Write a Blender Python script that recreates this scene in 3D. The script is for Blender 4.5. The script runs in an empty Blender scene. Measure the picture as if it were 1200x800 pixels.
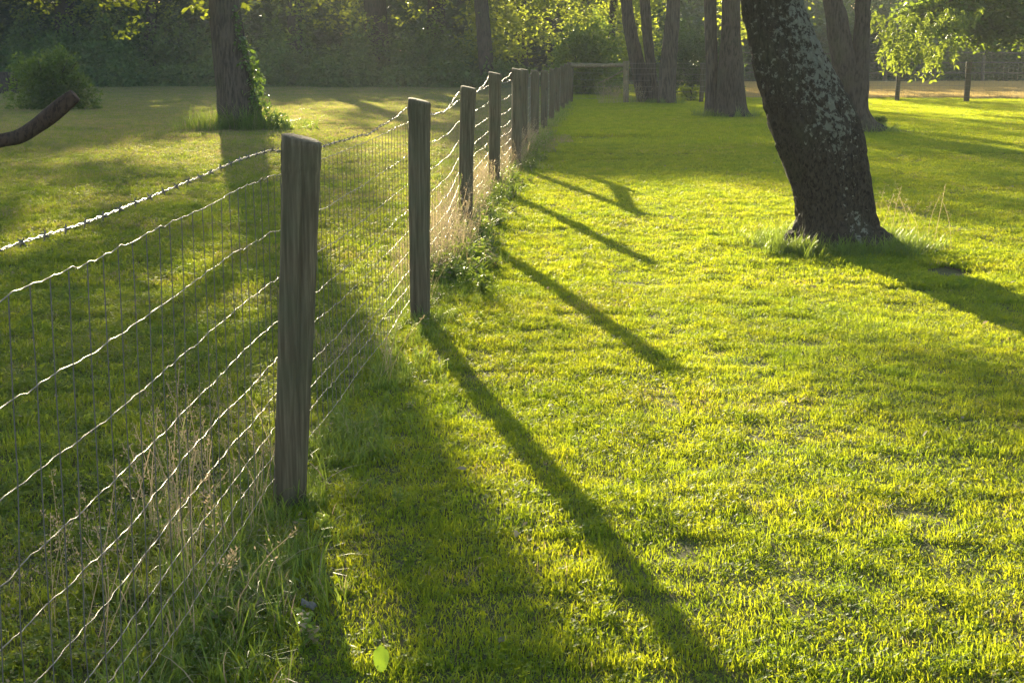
import bpy, math, random
import numpy as np
from mathutils import Vector, Matrix

# ------------------------------------------------------------------ camera, sky, sun, exposure
scene = bpy.context.scene
COL = scene.collection
SUN_AZ = math.radians(11.8)      # sun stands this far left of straight ahead (+Y)
SUN_EL = math.radians(11.8)
CAM_H = 1.55
HAZE = 0.0010
PITCH = math.radians(11.348)
F = 1734.0                       # focal length in pixels of a 1200 px wide picture

cam_data = bpy.data.cameras.new('camera')
cam = bpy.data.objects.new('camera', cam_data)
COL.objects.link(cam)
cam.location = (0, 0, CAM_H)
cam.rotation_euler = (math.pi / 2 - PITCH, 0, 0)
cam_data.sensor_width = 36.0
cam_data.lens = 36.0 * F / 1200.0
cam_data.clip_start = 0.05
cam_data.clip_end = 3000
scene.camera = cam

world = bpy.data.worlds.new('World')
scene.world = world
world.use_nodes = True
wn = world.node_tree.nodes
wl = world.node_tree.links
sky = wn.new('ShaderNodeTexSky')
sky.sky_type = 'NISHITA'
sky.sun_disc = False
sky.sun_elevation = SUN_EL
sky.sun_rotation = -SUN_AZ
sky.air_density = 1.0
sky.dust_density = 1.5
bg = wn['Background']
bg.inputs['Strength'].default_value = 0.09
wl.new(sky.outputs['Color'], bg.inputs['Color'])

sun_data = bpy.data.lights.new('sun', 'SUN')
sun_data.energy = 4.6
sun_data.angle = math.radians(0.53)
sun_data.color = (1.0, 0.86, 0.57)
sun = bpy.data.objects.new('sun', sun_data)
COL.objects.link(sun)
TRAVEL = Vector((math.sin(SUN_AZ) * math.cos(SUN_EL), -math.cos(SUN_AZ) * math.cos(SUN_EL), -math.sin(SUN_EL)))
sun.rotation_euler = TRAVEL.to_track_quat('-Z', 'Y').to_euler()
sun.location = (-20, 60, 40)

scene.view_settings.view_transform = 'Standard'
scene.view_settings.look = 'None'
scene.view_settings.gamma = 1.0
scene.view_settings.use_curve_mapping = False
scene.view_settings.exposure = 2.25
scene.render.engine = 'CYCLES'
scene.cycles.use_denoising = True
scene.cycles.max_bounces = 4
scene.cycles.diffuse_bounces = 2
scene.cycles.glossy_bounces = 2
scene.cycles.transmission_bounces = 3
scene.cycles.use_adaptive_sampling = True
scene.cycles.adaptive_threshold = 0.012
scene.cycles.transparent_max_bounces = 4
scene.cycles.volume_bounces = 0
scene.cycles.sample_clamp_indirect = 4.0

rng = np.random.default_rng(11)
random.seed(5)

# ------------------------------------------------------------------ helpers
def lerp(a, b, t): return a + (b - a) * t

def _hash(ix, iy, iz):
    n = (ix * 374761393 + iy * 668265263 + iz * 2147483647 + 1013904223) & 0xffffffff
    n = ((n ^ (n >> 13)) * 1274126177) & 0xffffffff
    n = n ^ (n >> 16)
    return (n & 0xffffff) / float(0xffffff)

def vnoise(P):
    P = np.asarray(P, float)
    i = np.floor(P).astype(np.int64)
    f = P - i
    u = f * f * (3 - 2 * f)
    r = 0
    for dx in (0, 1):
        for dy in (0, 1):
            for dz in (0, 1):
                w = ((u[..., 0] if dx else 1 - u[..., 0]) * (u[..., 1] if dy else 1 - u[..., 1])
                     * (u[..., 2] if dz else 1 - u[..., 2]))
                r = r + w * _hash(i[..., 0] + dx, i[..., 1] + dy, i[..., 2] + dz)
    return r * 2 - 1

def fbm(P, octv=3):
    P = np.asarray(P, float)
    a, s, r = 1.0, 1.0, 0
    for _ in range(octv):
        r = r + a * vnoise(P * s + 17.3 * s)
        a *= 0.5
        s *= 2.03
    return r

def gz(x, y):
    """height of the ground"""
    x = np.asarray(x, float); y = np.asarray(y, float)
    P = np.stack([x * 0.45, y * 0.45, 0 * x], -1)
    P2 = np.stack([x * 2.3, y * 2.3, 0 * x + 5], -1)
    b = 0.022 * vnoise(P) + 0.008 * vnoise(P2)
    b = b + 0.02 * np.exp(-(((x - 2.5) / 0.75) ** 2 + ((y - 11.35) / 0.8) ** 2))
    b = b + 0.02 * np.exp(-(((x - 6.1) / 1.0) ** 2 + ((y - 26.4) / 1.0) ** 2))
    b = b + 0.02 * np.exp(-(((x - 4.7) / 1.2) ** 2 + ((y - 32.3) / 1.0) ** 2))
    b = b - 0.05 * np.exp(-(((x - 3.08) / 0.22) ** 2 + ((y - 10.25) / 0.3) ** 2))
    return b

def g1(x, y): return float(gz(np.array([x]), np.array([y]))[0])

def build(name, V, Fs, mat=None, parent=None, smooth=False, kind=None):
    """link one mesh object; Fs is a list of faces or an (n,k) array"""
    me = bpy.data.meshes.new(name)
    V = np.asarray(V, np.float32)
    if isinstance(Fs, np.ndarray):
        Fs = [Fs]
    if len(Fs) and isinstance(Fs[0], np.ndarray):
        loops = np.concatenate([a.reshape(-1) for a in Fs]).astype(np.int32)
        tot = np.concatenate([np.full(len(a), a.shape[1], np.int32) for a in Fs])
        start = np.concatenate([[0], np.cumsum(tot)[:-1]]).astype(np.int32)
        me.vertices.add(len(V)); me.vertices.foreach_set('co', V.reshape(-1))
        me.loops.add(len(loops)); me.loops.foreach_set('vertex_index', loops)
        me.polygons.add(len(tot)); me.polygons.foreach_set('loop_start', start)
        me.update(calc_edges=True)
        me.validate()
    else:
        me.from_pydata([tuple(map(float, v)) for v in V], [], [tuple(map(int, f)) for f in Fs])
    if smooth:
        me.polygons.foreach_set('use_smooth', [True] * len(me.polygons))
    if mat: me.materials.append(mat)
    ob = bpy.data.objects.new(name, me)
    COL.objects.link(ob)
    if parent: ob.parent = parent
    if kind: ob['kind'] = kind
    return ob

def thing(name, label, cat, group=None, loc=(0, 0, 0)):
    o = bpy.data.objects.new(name, None)
    o.empty_display_size = 0.2
    COL.objects.link(o)
    o.location = loc
    o['label'] = label; o['category'] = cat
    if group: o['group'] = group
    return o

def tag(o, label, cat, group=None, kind=None):
    o['label'] = label; o['category'] = cat
    if group: o['group'] = group
    if kind: o['kind'] = kind
    return o

def merge(parts):
    """[(V, F ndarray)] -> one; faces all of one size"""
    Vs, Fz, n = [], [], 0
    for V, Fa in parts:
        Vs.append(V); Fz.append(Fa + n); n += len(V)
    return np.concatenate(Vs), np.concatenate(Fz)

def spline(P, n):
    """Catmull-Rom through rows of P"""
    P = np.asarray(P, float)
    Q = np.vstack([2 * P[0] - P[1], P, 2 * P[-1] - P[-2]])
    t = np.linspace(0, len(P) - 1 - 1e-9, n)
    i = t.astype(int); f = (t - i)[:, None]
    p0, p1, p2, p3 = Q[i], Q[i + 1], Q[i + 2], Q[i + 3]
    return 0.5 * (2 * p1 + (p2 - p0) * f + (2 * p0 - 5 * p1 + 4 * p2 - p3) * f ** 2 + (3 * p1 - p0 - 3 * p2 + p3) * f ** 3)

def tube(path, rad, sides=6, disp=None, upright=False):
    """quads only tube; rad scalar or array; disp(theta, s, P)->factor"""
    path = np.asarray(path, float); n = len(path)
    rad = np.broadcast_to(np.asarray(rad, float), (n,))
    T = np.gradient(path, axis=0)
    T /= np.linalg.norm(T, axis=1)[:, None] + 1e-12
    if upright:
        A = np.tile(np.array([1.0, 0, 0]), (n, 1))
    else:
        ref = np.array([0, 0, 1.0]) if abs(T[0, 2]) < 0.9 else np.array([1.0, 0, 0])
        A = np.tile(ref, (n, 1))
    A = A - (A * T).sum(1)[:, None] * T
    A /= np.linalg.norm(A, axis=1)[:, None] + 1e-12
    B = np.cross(T, A)
    th = np.linspace(0, 2 * math.pi, sides, endpoint=False)
    dirs = A[:, None, :] * np.cos(th)[None, :, None] + B[:, None, :] * np.sin(th)[None, :, None]
    V = path[:, None, :] + dirs * rad[:, None, None]
    if disp is not None:
        s = np.concatenate([[0], np.cumsum(np.linalg.norm(np.diff(path, axis=0), axis=1))])
        off = disp(np.broadcast_to(th[None], (n, sides)), np.broadcast_to(s[:, None], (n, sides)))
        V = V + dirs * off[..., None]
    V = V.reshape(-1, 3)
    i = np.arange(n - 1)[:, None] * sides; j = np.arange(sides)[None]
    jn = (j + 1) % sides
    Q = np.stack([i + j, i + jn, i + sides + jn, i + sides + j], -1).reshape(-1, 4)
    return V, Q

def cap_quads(base, sides):
    """close a ring of even count with quads strips"""
    q = []
    for k in range(sides // 2 - 1):
        q.append((base + k, base + k + 1, base + sides - 2 - k, base + sides - 1 - k))
    return np.array(q)

def project(X, Y, Z):
    z = Y * math.cos(PITCH) - (Z - CAM_H) * math.sin(PITCH)
    yy = Y * math.sin(PITCH) + (Z - CAM_H) * math.cos(PITCH)
    return 600 + F * X / z, 400 - F * yy / z

def x_at(px, Y, Z=0.0):
    z = Y * math.cos(PITCH) - (Z - CAM_H) * math.sin(PITCH)
    return (px - 600) / F * z

def z_at(py, Y):
    v = (py - 400) / F
    return CAM_H + Y * (-math.sin(PITCH) - v * math.cos(PITCH)) / (math.cos(PITCH) - v * math.sin(PITCH))

# ------------------------------------------------------------------ materials
def new_mat(name):
    m = bpy.data.materials.new(name)
    m.use_nodes = True
    nt = m.node_tree
    for n in list(nt.nodes): nt.nodes.remove(n)
    out = nt.nodes.new('ShaderNodeOutputMaterial')
    return m, nt, out

def N(nt, t, **kw):
    n = nt.nodes.new(t)
    for k, v in kw.items():
        if k in n.inputs: n.inputs[k].default_value = v
        else: setattr(n, k, v)
    return n

def mixc(nt, fac, a, b):
    m = nt.nodes.new('ShaderNodeMix'); m.data_type = 'RGBA'
    if isinstance(fac, (int, float)): m.inputs[0].default_value = fac
    else: nt.links.new(fac, m.inputs[0])
    for s, c in ((6, a), (7, b)):
        if isinstance(c, tuple): m.inputs[s].default_value = (*c, 1)
        else: nt.links.new(c, m.inputs[s])
    return m.outputs[2]

def ramp(nt, val, stops):
    r = nt.nodes.new('ShaderNodeValToRGB')
    el = r.color_ramp.elements
    while len(el) < len(stops): el.new(0.5)
    for e, (p, c) in zip(el, stops):
        e.position = p; e.color = (*c, 1) if isinstance(c, tuple) else (c, c, c, 1)
    nt.links.new(val, r.inputs[0])
    return r.outputs[0]

def leaf_mat(name, dark, light, trans, tfac=0.5, rough=0.5, spec=0.3, dry=None, instancer=False):
    m, nt, out = new_mat(name)
    geo = N(nt, 'ShaderNodeNewGeometry')
    rnd = geo.outputs['Random Per Island']
    col = mixc(nt, rnd, dark, light)
    tcol = mixc(nt, rnd, tuple(c * 0.72 for c in trans), trans)
    if instancer:
        at = N(nt, 'ShaderNodeAttribute', attribute_type='INSTANCER', attribute_name='dry')
        at2 = N(nt, 'ShaderNodeAttribute', attribute_type='INSTANCER', attribute_name='tint')
        # single blades differ in how dry they are
        ad = N(nt, 'ShaderNodeMath', operation='ADD')
        nt.links.new(at.outputs['Fac'], ad.inputs[0])
        rr = N(nt, 'ShaderNodeMath', operation='MULTIPLY_ADD')
        nt.links.new(rnd, rr.inputs[0]); rr.inputs[1].default_value = 7.31; rr.inputs[2].default_value = 0
        fr = N(nt, 'ShaderNodeMath', operation='FRACT'); nt.links.new(rr.outputs[0], fr.inputs[0])
        gt = N(nt, 'ShaderNodeMath', operation='SUBTRACT'); nt.links.new(at.outputs['Fac'], gt.inputs[0]); nt.links.new(fr.outputs[0], gt.inputs[1])
        st = N(nt, 'ShaderNodeMapRange'); nt.links.new(gt.outputs[0], st.inputs[0])
        st.inputs[1].default_value = -0.06; st.inputs[2].default_value = 0.06
        col = mixc(nt, st.outputs[0], col, dry[0])
        tcol = mixc(nt, st.outputs[0], tcol, dry[1])
        for nm in ('c', 't'):
            mm = nt.nodes.new('ShaderNodeMix'); mm.data_type = 'RGBA'; mm.blend_type = 'MULTIPLY'
            mm.inputs[0].default_value = 1
            nt.links.new(col if nm == 'c' else tcol, mm.inputs[6])
            nt.links.new(at2.outputs['Color'], mm.inputs[7])
            if nm == 'c': col = mm.outputs[2]
            else: tcol = mm.outputs[2]
    pr = N(nt, 'ShaderNodeBsdfPrincipled', Roughness=rough)
    pr.inputs['Specular IOR Level'].default_value = spec
    nt.links.new(col, pr.inputs['Base Color'])
    tr = N(nt, 'ShaderNodeBsdfTranslucent')
    nt.links.new(tcol, tr.inputs['Color'])
    mx = N(nt, 'ShaderNodeMixShader'); mx.inputs[0].default_value = tfac
    nt.links.new(pr.outputs[0], mx.inputs[1]); nt.links.new(tr.outputs[0], mx.inputs[2])
    nt.links.new(mx.outputs[0], out.inputs['Surface'])
    return m

def turf_mat(name, dark, light, trans, dry_lo, dry_hi, y0, y1, rough=0.6, spec=0.16, tfac=0.5):
    """grass whose dry blades and hue drift over the ground in patches"""
    m, nt, out = new_mat(name)
    geo = N(nt, 'ShaderNodeNewGeometry')
    rnd = geo.outputs['Random Per Island']
    n1 = N(nt, 'ShaderNodeTexNoise', Scale=0.9, Detail=2, Roughness=0.6); nt.links.new(geo.outputs['Position'], n1.inputs[0])
    n2 = N(nt, 'ShaderNodeTexNoise', Scale=5.5, Detail=2, Roughness=0.6); nt.links.new(geo.outputs['Position'], n2.inputs[0])
    sp = N(nt, 'ShaderNodeSeparateXYZ'); nt.links.new(geo.outputs['Position'], sp.inputs[0])
    far = N(nt, 'ShaderNodeMapRange'); nt.links.new(sp.outputs['Y'], far.inputs[0])
    for k, v in ((1, y0), (2, y1), (3, dry_lo), (4, dry_hi)): far.inputs[k].default_value = v
    def ma(a, b, c):
        q = N(nt, 'ShaderNodeMath', operation='MULTIPLY_ADD')
        for k, v in enumerate((a, b, c)):
            if isinstance(v, (int, float)): q.inputs[k].default_value = v
            else: nt.links.new(v, q.inputs[k])
        return q.outputs[0]
    d = ma(n1.outputs['Fac'], 0.9, ma(n2.outputs['Fac'], 0.7, far.outputs[0]))   # noises average 0.5 each
    d = ma(d, 1.0, -0.8)
    fr = N(nt, 'ShaderNodeMath', operation='FRACT'); nt.links.new(ma(rnd, 7.31, 0.0), fr.inputs[0])
    st = N(nt, 'ShaderNodeMath', operation='GREATER_THAN'); nt.links.new(d, st.inputs[0]); nt.links.new(fr.outputs[0], st.inputs[1])
    hue = ramp(nt, n2.outputs['Fac'], [(0.3, (0.70, 0.82, 0.8)), (0.7, (1.25, 1.15, 1.1))])
    hu2 = ramp(nt, n1.outputs['Fac'], [(0.32, (0.88, 0.97, 1.0)), (0.66, (1.10, 1.05, 1.0))])
    hmx = nt.nodes.new('ShaderNodeMix'); hmx.data_type = 'RGBA'; hmx.blend_type = 'MULTIPLY'; hmx.inputs[0].default_value = 1
    nt.links.new(hue, hmx.inputs[6]); nt.links.new(hu2, hmx.inputs[7]); hue = hmx.outputs[2]
    cols = []
    for a, b, dr in ((dark, light, DRYC[0]), (tuple(c * 0.7 for c in trans), trans, DRYC[1])):
        c = mixc(nt, st.outputs[0], mixc(nt, rnd, a, b), dr)
        mm = nt.nodes.new('ShaderNodeMix'); mm.data_type = 'RGBA'; mm.blend_type = 'MULTIPLY'; mm.inputs[0].default_value = 1
        nt.links.new(c, mm.inputs[6]); nt.links.new(hue, mm.inputs[7]); cols.append(mm.outputs[2])
    pr = N(nt, 'ShaderNodeBsdfPrincipled', Roughness=rough); pr.inputs['Specular IOR Level'].default_value = spec
    nt.links.new(cols[0], pr.inputs['Base Color'])
    tr = N(nt, 'ShaderNodeBsdfTranslucent'); nt.links.new(cols[1], tr.inputs['Color'])
    mx = N(nt, 'ShaderNodeMixShader'); mx.inputs[0].default_value = tfac
    nt.links.new(pr.outputs[0], mx.inputs[1]); nt.links.new(tr.outputs[0], mx.inputs[2])
    nt.links.new(mx.outputs[0], out.inputs['Surface'])
    return m

DRYC = ((0.25, 0.215, 0.145), (0.36, 0.29, 0.15))
M = {}
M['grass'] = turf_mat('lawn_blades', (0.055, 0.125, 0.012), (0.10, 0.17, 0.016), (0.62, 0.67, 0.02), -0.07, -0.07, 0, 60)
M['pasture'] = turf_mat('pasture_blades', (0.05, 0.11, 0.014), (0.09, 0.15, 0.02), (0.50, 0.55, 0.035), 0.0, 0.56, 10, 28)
M['weed'] = leaf_mat('tall_grass', (0.05, 0.12, 0.02), (0.10, 0.17, 0.03), (0.34, 0.44, 0.04), 0.5, 0.45, 0.35, ((0.34, 0.26, 0.17), (0.42, 0.32, 0.18)), True)
M['stubble'] = leaf_mat('hay_stubble', (0.30, 0.22, 0.09), (0.42, 0.32, 0.14), (0.60, 0.44, 0.16), 0.5, 0.6, 0.15)
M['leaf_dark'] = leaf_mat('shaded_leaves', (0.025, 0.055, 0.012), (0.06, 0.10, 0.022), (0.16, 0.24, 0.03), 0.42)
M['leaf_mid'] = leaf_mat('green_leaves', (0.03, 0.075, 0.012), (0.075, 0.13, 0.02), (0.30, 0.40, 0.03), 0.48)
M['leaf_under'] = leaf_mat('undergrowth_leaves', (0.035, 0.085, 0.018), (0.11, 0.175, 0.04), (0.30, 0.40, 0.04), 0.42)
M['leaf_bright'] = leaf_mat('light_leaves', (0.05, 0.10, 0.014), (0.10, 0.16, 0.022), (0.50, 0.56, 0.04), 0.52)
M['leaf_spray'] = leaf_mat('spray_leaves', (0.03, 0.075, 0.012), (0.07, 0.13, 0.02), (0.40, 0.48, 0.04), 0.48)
M['ivy'] = leaf_mat('ivy_leaves', (0.03, 0.08, 0.014), (0.07, 0.13, 0.025), (0.22, 0.34, 0.03), 0.4, 0.35, 0.5)
M['plantain'] = leaf_mat('plantain_leaf', (0.10, 0.20, 0.02), (0.12, 0.22, 0.02), (0.26, 0.38, 0.02), 0.5, 0.45, 0.3)
M['thatch'] = leaf_mat('dead_stems', (0.16, 0.13, 0.08), (0.34, 0.29, 0.19), (0.3, 0.24, 0.12), 0.3, 0.7, 0.2)
M['seedhead'] = leaf_mat('seed_heads', (0.28, 0.20, 0.15), (0.42, 0.32, 0.25), (0.45, 0.32, 0.22), 0.45, 0.7, 0.2)

def bark_mat(name, dark, light, scale=9.0, moss=0.15, lichen=0.0, bump=0.6, stretch=0.28):
    m, nt, out = new_mat(name)
    tc = N(nt, 'ShaderNodeTexCoord')
    mp = N(nt, 'ShaderNodeMapping'); mp.inputs['Scale'].default_value = (1, 1, stretch)
    nt.links.new(tc.outputs['Object'], mp.inputs[0])
    no = N(nt, 'ShaderNodeTexNoise', Scale=scale, Detail=8, Roughness=0.65)
    nt.links.new(mp.outputs[0], no.inputs[0])
    mp3 = N(nt, 'ShaderNodeMapping'); mp3.inputs['Scale'].default_value = (1, 1, stretch * 0.55)
    wob = N(nt, 'ShaderNodeMix'); wob.data_type = 'RGBA'; wob.blend_type = 'ADD'; wob.inputs[0].default_value = 0.09
    nt.links.new(tc.outputs['Object'], wob.inputs[6]); nt.links.new(no.outputs['Color'], wob.inputs[7])
    nt.links.new(wob.outputs[2], mp3.inputs[0])
    vo = N(nt, 'ShaderNodeTexNoise', Scale=scale * 3.0, Detail=3, Roughness=0.55)
    nt.links.new(mp3.outputs[0], vo.inputs[0])
    crack = ramp(nt, vo.outputs['Fac'], [(0.36, 0.0), (0.56, 1.0)])
    col = mixc(nt, no.outputs['Fac'], dark, light)
    col = mixc(nt, crack, tuple(c * 0.6 for c in dark), col)
    # moss tint
    n2 = N(nt, 'ShaderNodeTexNoise', Scale=2.2, Detail=5, Roughness=0.6)
    nt.links.new(tc.outputs['Object'], n2.inputs[0])
    ms = ramp(nt, n2.outputs['Fac'], [(0.5, 0.0), (0.68, moss)])
    col = mixc(nt, ms, col, (0.065, 0.075, 0.032))
    if lichen > 0:
        n3 = N(nt, 'ShaderNodeTexNoise', Scale=23, Detail=8, Roughness=0.72)
        nt.links.new(tc.outputs['Object'], n3.inputs[0])
        n4 = N(nt, 'ShaderNodeTexNoise', Scale=2.4, Detail=3, Roughness=0.5)
        nt.links.new(tc.outputs['Object'], n4.inputs[0])
        # growth keeps to the upper, rain-washed flank of the lean
        sx = N(nt, 'ShaderNodeSeparateXYZ'); nt.links.new(tc.outputs['Object'], sx.inputs[0])
        # u = distance from a line down the trunk's flank
        ln = N(nt, 'ShaderNodeMath', operation='MULTIPLY_ADD'); nt.links.new(sx.outputs['Z'], ln.inputs[0]); ln.inputs[1].default_value = 0.235; ln.inputs[2].default_value = 0.0
        dx = N(nt, 'ShaderNodeMath', operation='ADD'); nt.links.new(sx.outputs['X'], dx.inputs[0]); nt.links.new(ln.outputs[0], dx.inputs[1])
        ab = N(nt, 'ShaderNodeMath', operation='SUBTRACT'); nt.links.new(dx.outputs[0], ab.inputs[0]); ab.inputs[1].default_value = 0.12
        ab2 = N(nt, 'ShaderNodeMath', operation='ABSOLUTE'); nt.links.new(ab.outputs[0], ab2.inputs[0])
        wgt = N(nt, 'ShaderNodeMapRange'); nt.links.new(ab2.outputs[0], wgt.inputs[0])
        wgt.inputs[1].default_value = 0.0; wgt.inputs[2].default_value = 0.30; wgt.inputs[3].default_value = 0.135; wgt.inputs[4].default_value = -0.055
        zz = N(nt, 'ShaderNodeMapRange'); nt.links.new(sx.outputs['Z'], zz.inputs[0])
        zz.inputs[1].default_value = 0.5; zz.inputs[2].default_value = 1.15; zz.inputs[3].default_value = -0.12; zz.inputs[4].default_value = 0.0
        su = N(nt, 'ShaderNodeMath', operation='ADD'); nt.links.new(wgt.outputs[0], su.inputs[0]); nt.links.new(zz.outputs[0], su.inputs[1])
        s2 = N(nt, 'ShaderNodeMath', operation='ADD'); nt.links.new(su.outputs[0], s2.inputs[0]); nt.links.new(n3.outputs['Fac'], s2.inputs[1])
        s3 = N(nt, 'ShaderNodeMath', operation='MULTIPLY_ADD'); nt.links.new(n4.outputs['Fac'], s3.inputs[0]); s3.inputs[1].default_value = 0.35; nt.links.new(s2.outputs[0], s3.inputs[2])
        lm = ramp(nt, s3.outputs[0], [(0.735, 0.0), (0.765, lichen)])
        lcol = mixc(nt, n3.outputs['Fac'], (0.16, 0.16, 0.115), (0.30, 0.30, 0.23))
        col = mixc(nt, lm, col, lcol)
    pr = N(nt, 'ShaderNodeBsdfPrincipled', Roughness=0.92)
    pr.inputs['Specular IOR Level'].default_value = 0.2
    nt.links.new(col, pr.inputs['Base Color'])
    hm = N(nt, 'ShaderNodeMath', operation='MULTIPLY_ADD')
    nt.links.new(crack, hm.inputs[0]); hm.inputs[1].default_value = 0.6; nt.links.new(no.outputs['Fac'], hm.inputs[2])
    bp = N(nt, 'ShaderNodeBump', Strength=bump, Distance=0.03)
    nt.links.new(hm.outputs[0], bp.inputs['Height']); nt.links.new(bp.outputs[0], pr.inputs['Normal'])
    nt.links.new(pr.outputs[0], out.inputs['Surface'])
    return m

M['bark_lichen'] = bark_mat('lichen_bark', (0.034, 0.027, 0.018), (0.11, 0.088, 0.062), 22, 0.35, 0.9, 0.9, 0.6)
M['bark'] = bark_mat('furrowed_bark', (0.038, 0.029, 0.021), (0.105, 0.083, 0.062), 11, 0.4, 0, 0.7, 0.3)
M['bark_smooth'] = bark_mat('smooth_bark', (0.06, 0.047, 0.035), (0.135, 0.105, 0.08), 9, 0.3, 0, 0.5, 0.25)
M['bark_dead'] = bark_mat('dead_limb_bark', (0.045, 0.028, 0.02), (0.10, 0.062, 0.042), 16, 0.1, 0, 0.4, 0.5)

def wood_mat(name='weathered_post_wood', k=1.0):
    m, nt, out = new_mat(name)
    tc = N(nt, 'ShaderNodeTexCoord')
    oi = N(nt, 'ShaderNodeObjectInfo')
    mp = N(nt, 'ShaderNodeMapping'); mp.inputs['Scale'].default_value = (1, 1, 0.045)
    nt.links.new(tc.outputs['Object'], mp.inputs[0])
    ofs = N(nt, 'ShaderNodeVectorMath', operation='SCALE'); ofs.inputs[0].default_value = (13, 7, 3)
    nt.links.new(oi.outputs['Random'], ofs.inputs['Scale'])
    nt.links.new(ofs.outputs[0], mp.inputs['Location'])
    n1 = N(nt, 'ShaderNodeTexNoise', Scale=70, Detail=6, Roughness=0.6); nt.links.new(mp.outputs[0], n1.inputs[0])
    n2 = N(nt, 'ShaderNodeTexNoise', Scale=5, Detail=4); nt.links.new(tc.outputs['Object'], n2.inputs[0])
    col = ramp(nt, n1.outputs['Fac'], [(0.26, (0.04 * k, 0.028 * k, 0.015 * k)), (0.48, (0.10 * k, 0.076 * k, 0.045 * k)), (0.74, (0.19 * k, 0.152 * k, 0.095 * k))])
    st = ramp(nt, n2.outputs['Fac'], [(0.42, 0.0), (0.7, 0.55)])
    col = mixc(nt, st, col, (0.085, 0.095, 0.05))
    # knots
    vo = N(nt, 'ShaderNodeTexVoronoi', Scale=6.5); 
    mp2 = N(nt, 'ShaderNodeMapping'); mp2.inputs['Scale'].default_value = (1, 1, 0.6); nt.links.new(tc.outputs['Object'], mp2.inputs[0]); nt.links.new(ofs.outputs[0], mp2.inputs['Location'])
    nt.links.new(mp2.outputs[0], vo.inputs[0])
    kn = ramp(nt, vo.outputs['Distance'], [(0.06, 0.75), (0.16, 0.0)])
    col = mixc(nt, kn, col, (0.05, 0.04, 0.03))
    pr = N(nt, 'ShaderNodeBsdfPrincipled', Roughness=0.88); pr.inputs['Specular IOR Level'].default_value = 0.25
    nt.links.new(col, pr.inputs['Base Color'])
    bp = N(nt, 'ShaderNodeBump', Strength=0.5, Distance=0.006)
    nt.links.new(n1.outputs['Fac'], bp.inputs['Height']); nt.links.new(bp.outputs[0], pr.inputs['Normal'])
    nt.links.new(pr.outputs[0], out.inputs['Surface'])
    return m
M['wood'] = wood_mat()
M['wood_pale'] = wood_mat('pale_rail_wood', 2.2)

def wire_mat():
    m, nt, out = new_mat('galvanised_wire')
    tc = N(nt, 'ShaderNodeTexCoord')
    n1 = N(nt, 'ShaderNodeTexNoise', Scale=30, Detail=3); nt.links.new(tc.outputs['Object'], n1.inputs[0])
    col = mixc(nt, n1.outputs['Fac'], (0.11, 0.098, 0.08), (0.32, 0.295, 0.26))
    pr = N(nt, 'ShaderNodeBsdfPrincipled', Roughness=0.45, Metallic=0.8)
    nt.links.new(col, pr.inputs['Base Color'])
    nt.links.new(pr.outputs[0], out.inputs['Surface'])
    return m
M['wire'] = wire_mat()

def stay_mat():
    m, nt, out = new_mat('dull_stay_wire')
    tc = N(nt, 'ShaderNodeTexCoord')
    n1 = N(nt, 'ShaderNodeTexNoise', Scale=9, Detail=3); nt.links.new(tc.outputs['Object'], n1.inputs[0])
    col = mixc(nt, n1.outputs['Fac'], (0.09, 0.08, 0.065), (0.22, 0.20, 0.17))
    pr = N(nt, 'ShaderNodeBsdfPrincipled', Roughness=0.6, Metallic=0.4)
    nt.links.new(col, pr.inputs['Base Color'])
    nt.links.new(pr.outputs[0], out.inputs['Surface'])
    return m
M['stay'] = stay_mat()

def ground_mat(name, c1, c2, c3, s1=1.2, s2=40):
    m, nt, out = new_mat(name)
    tc = N(nt, 'ShaderNodeTexCoord')
    n1 = N(nt, 'ShaderNodeTexNoise', Scale=s1, Detail=6, Roughness=0.6); nt.links.new(tc.outputs['Object'], n1.inputs[0])
    n2 = N(nt, 'ShaderNodeTexNoise', Scale=s2, Detail=6, Roughness=0.7); nt.links.new(tc.outputs['Object'], n2.inputs[0])
    col = mixc(nt, n1.outputs['Fac'], c1, c2)
    f2 = ramp(nt, n2.outputs['Fac'], [(0.4, 0.0), (0.7, 1.0)])
    col = mixc(nt, f2, col, c3)
    pr = N(nt, 'ShaderNodeBsdfPrincipled', Roughness=0.95); pr.inputs['Specular IOR Level'].default_value = 0.1
    nt.links.new(col, pr.inputs['Base Color'])
    bp = N(nt, 'ShaderNodeBump', Strength=0.6, Distance=0.02)
    nt.links.new(n2.outputs['Fac'], bp.inputs['Height']); nt.links.new(bp.outputs[0], pr.inputs['Normal'])
    nt.links.new(pr.outputs[0], out.inputs['Surface'])
    return m
M['ground'] = ground_mat('turf_soil', (0.055, 0.07, 0.022), (0.085, 0.09, 0.03), (0.12, 0.10, 0.045))
M['hay'] = ground_mat('cut_hay_stubble', (0.34, 0.27, 0.13), (0.42, 0.34, 0.17), (0.28, 0.25, 0.10), 0.5, 6)
M['soil'] = ground_mat('bare_soil', (0.05, 0.036, 0.024), (0.075, 0.055, 0.036), (0.11, 0.085, 0.055), 5, 60)
M['stone'] = ground_mat('grey_chip', (0.20, 0.18, 0.15), (0.28, 0.26, 0.22), (0.15, 0.13, 0.11), 20, 120)

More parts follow.
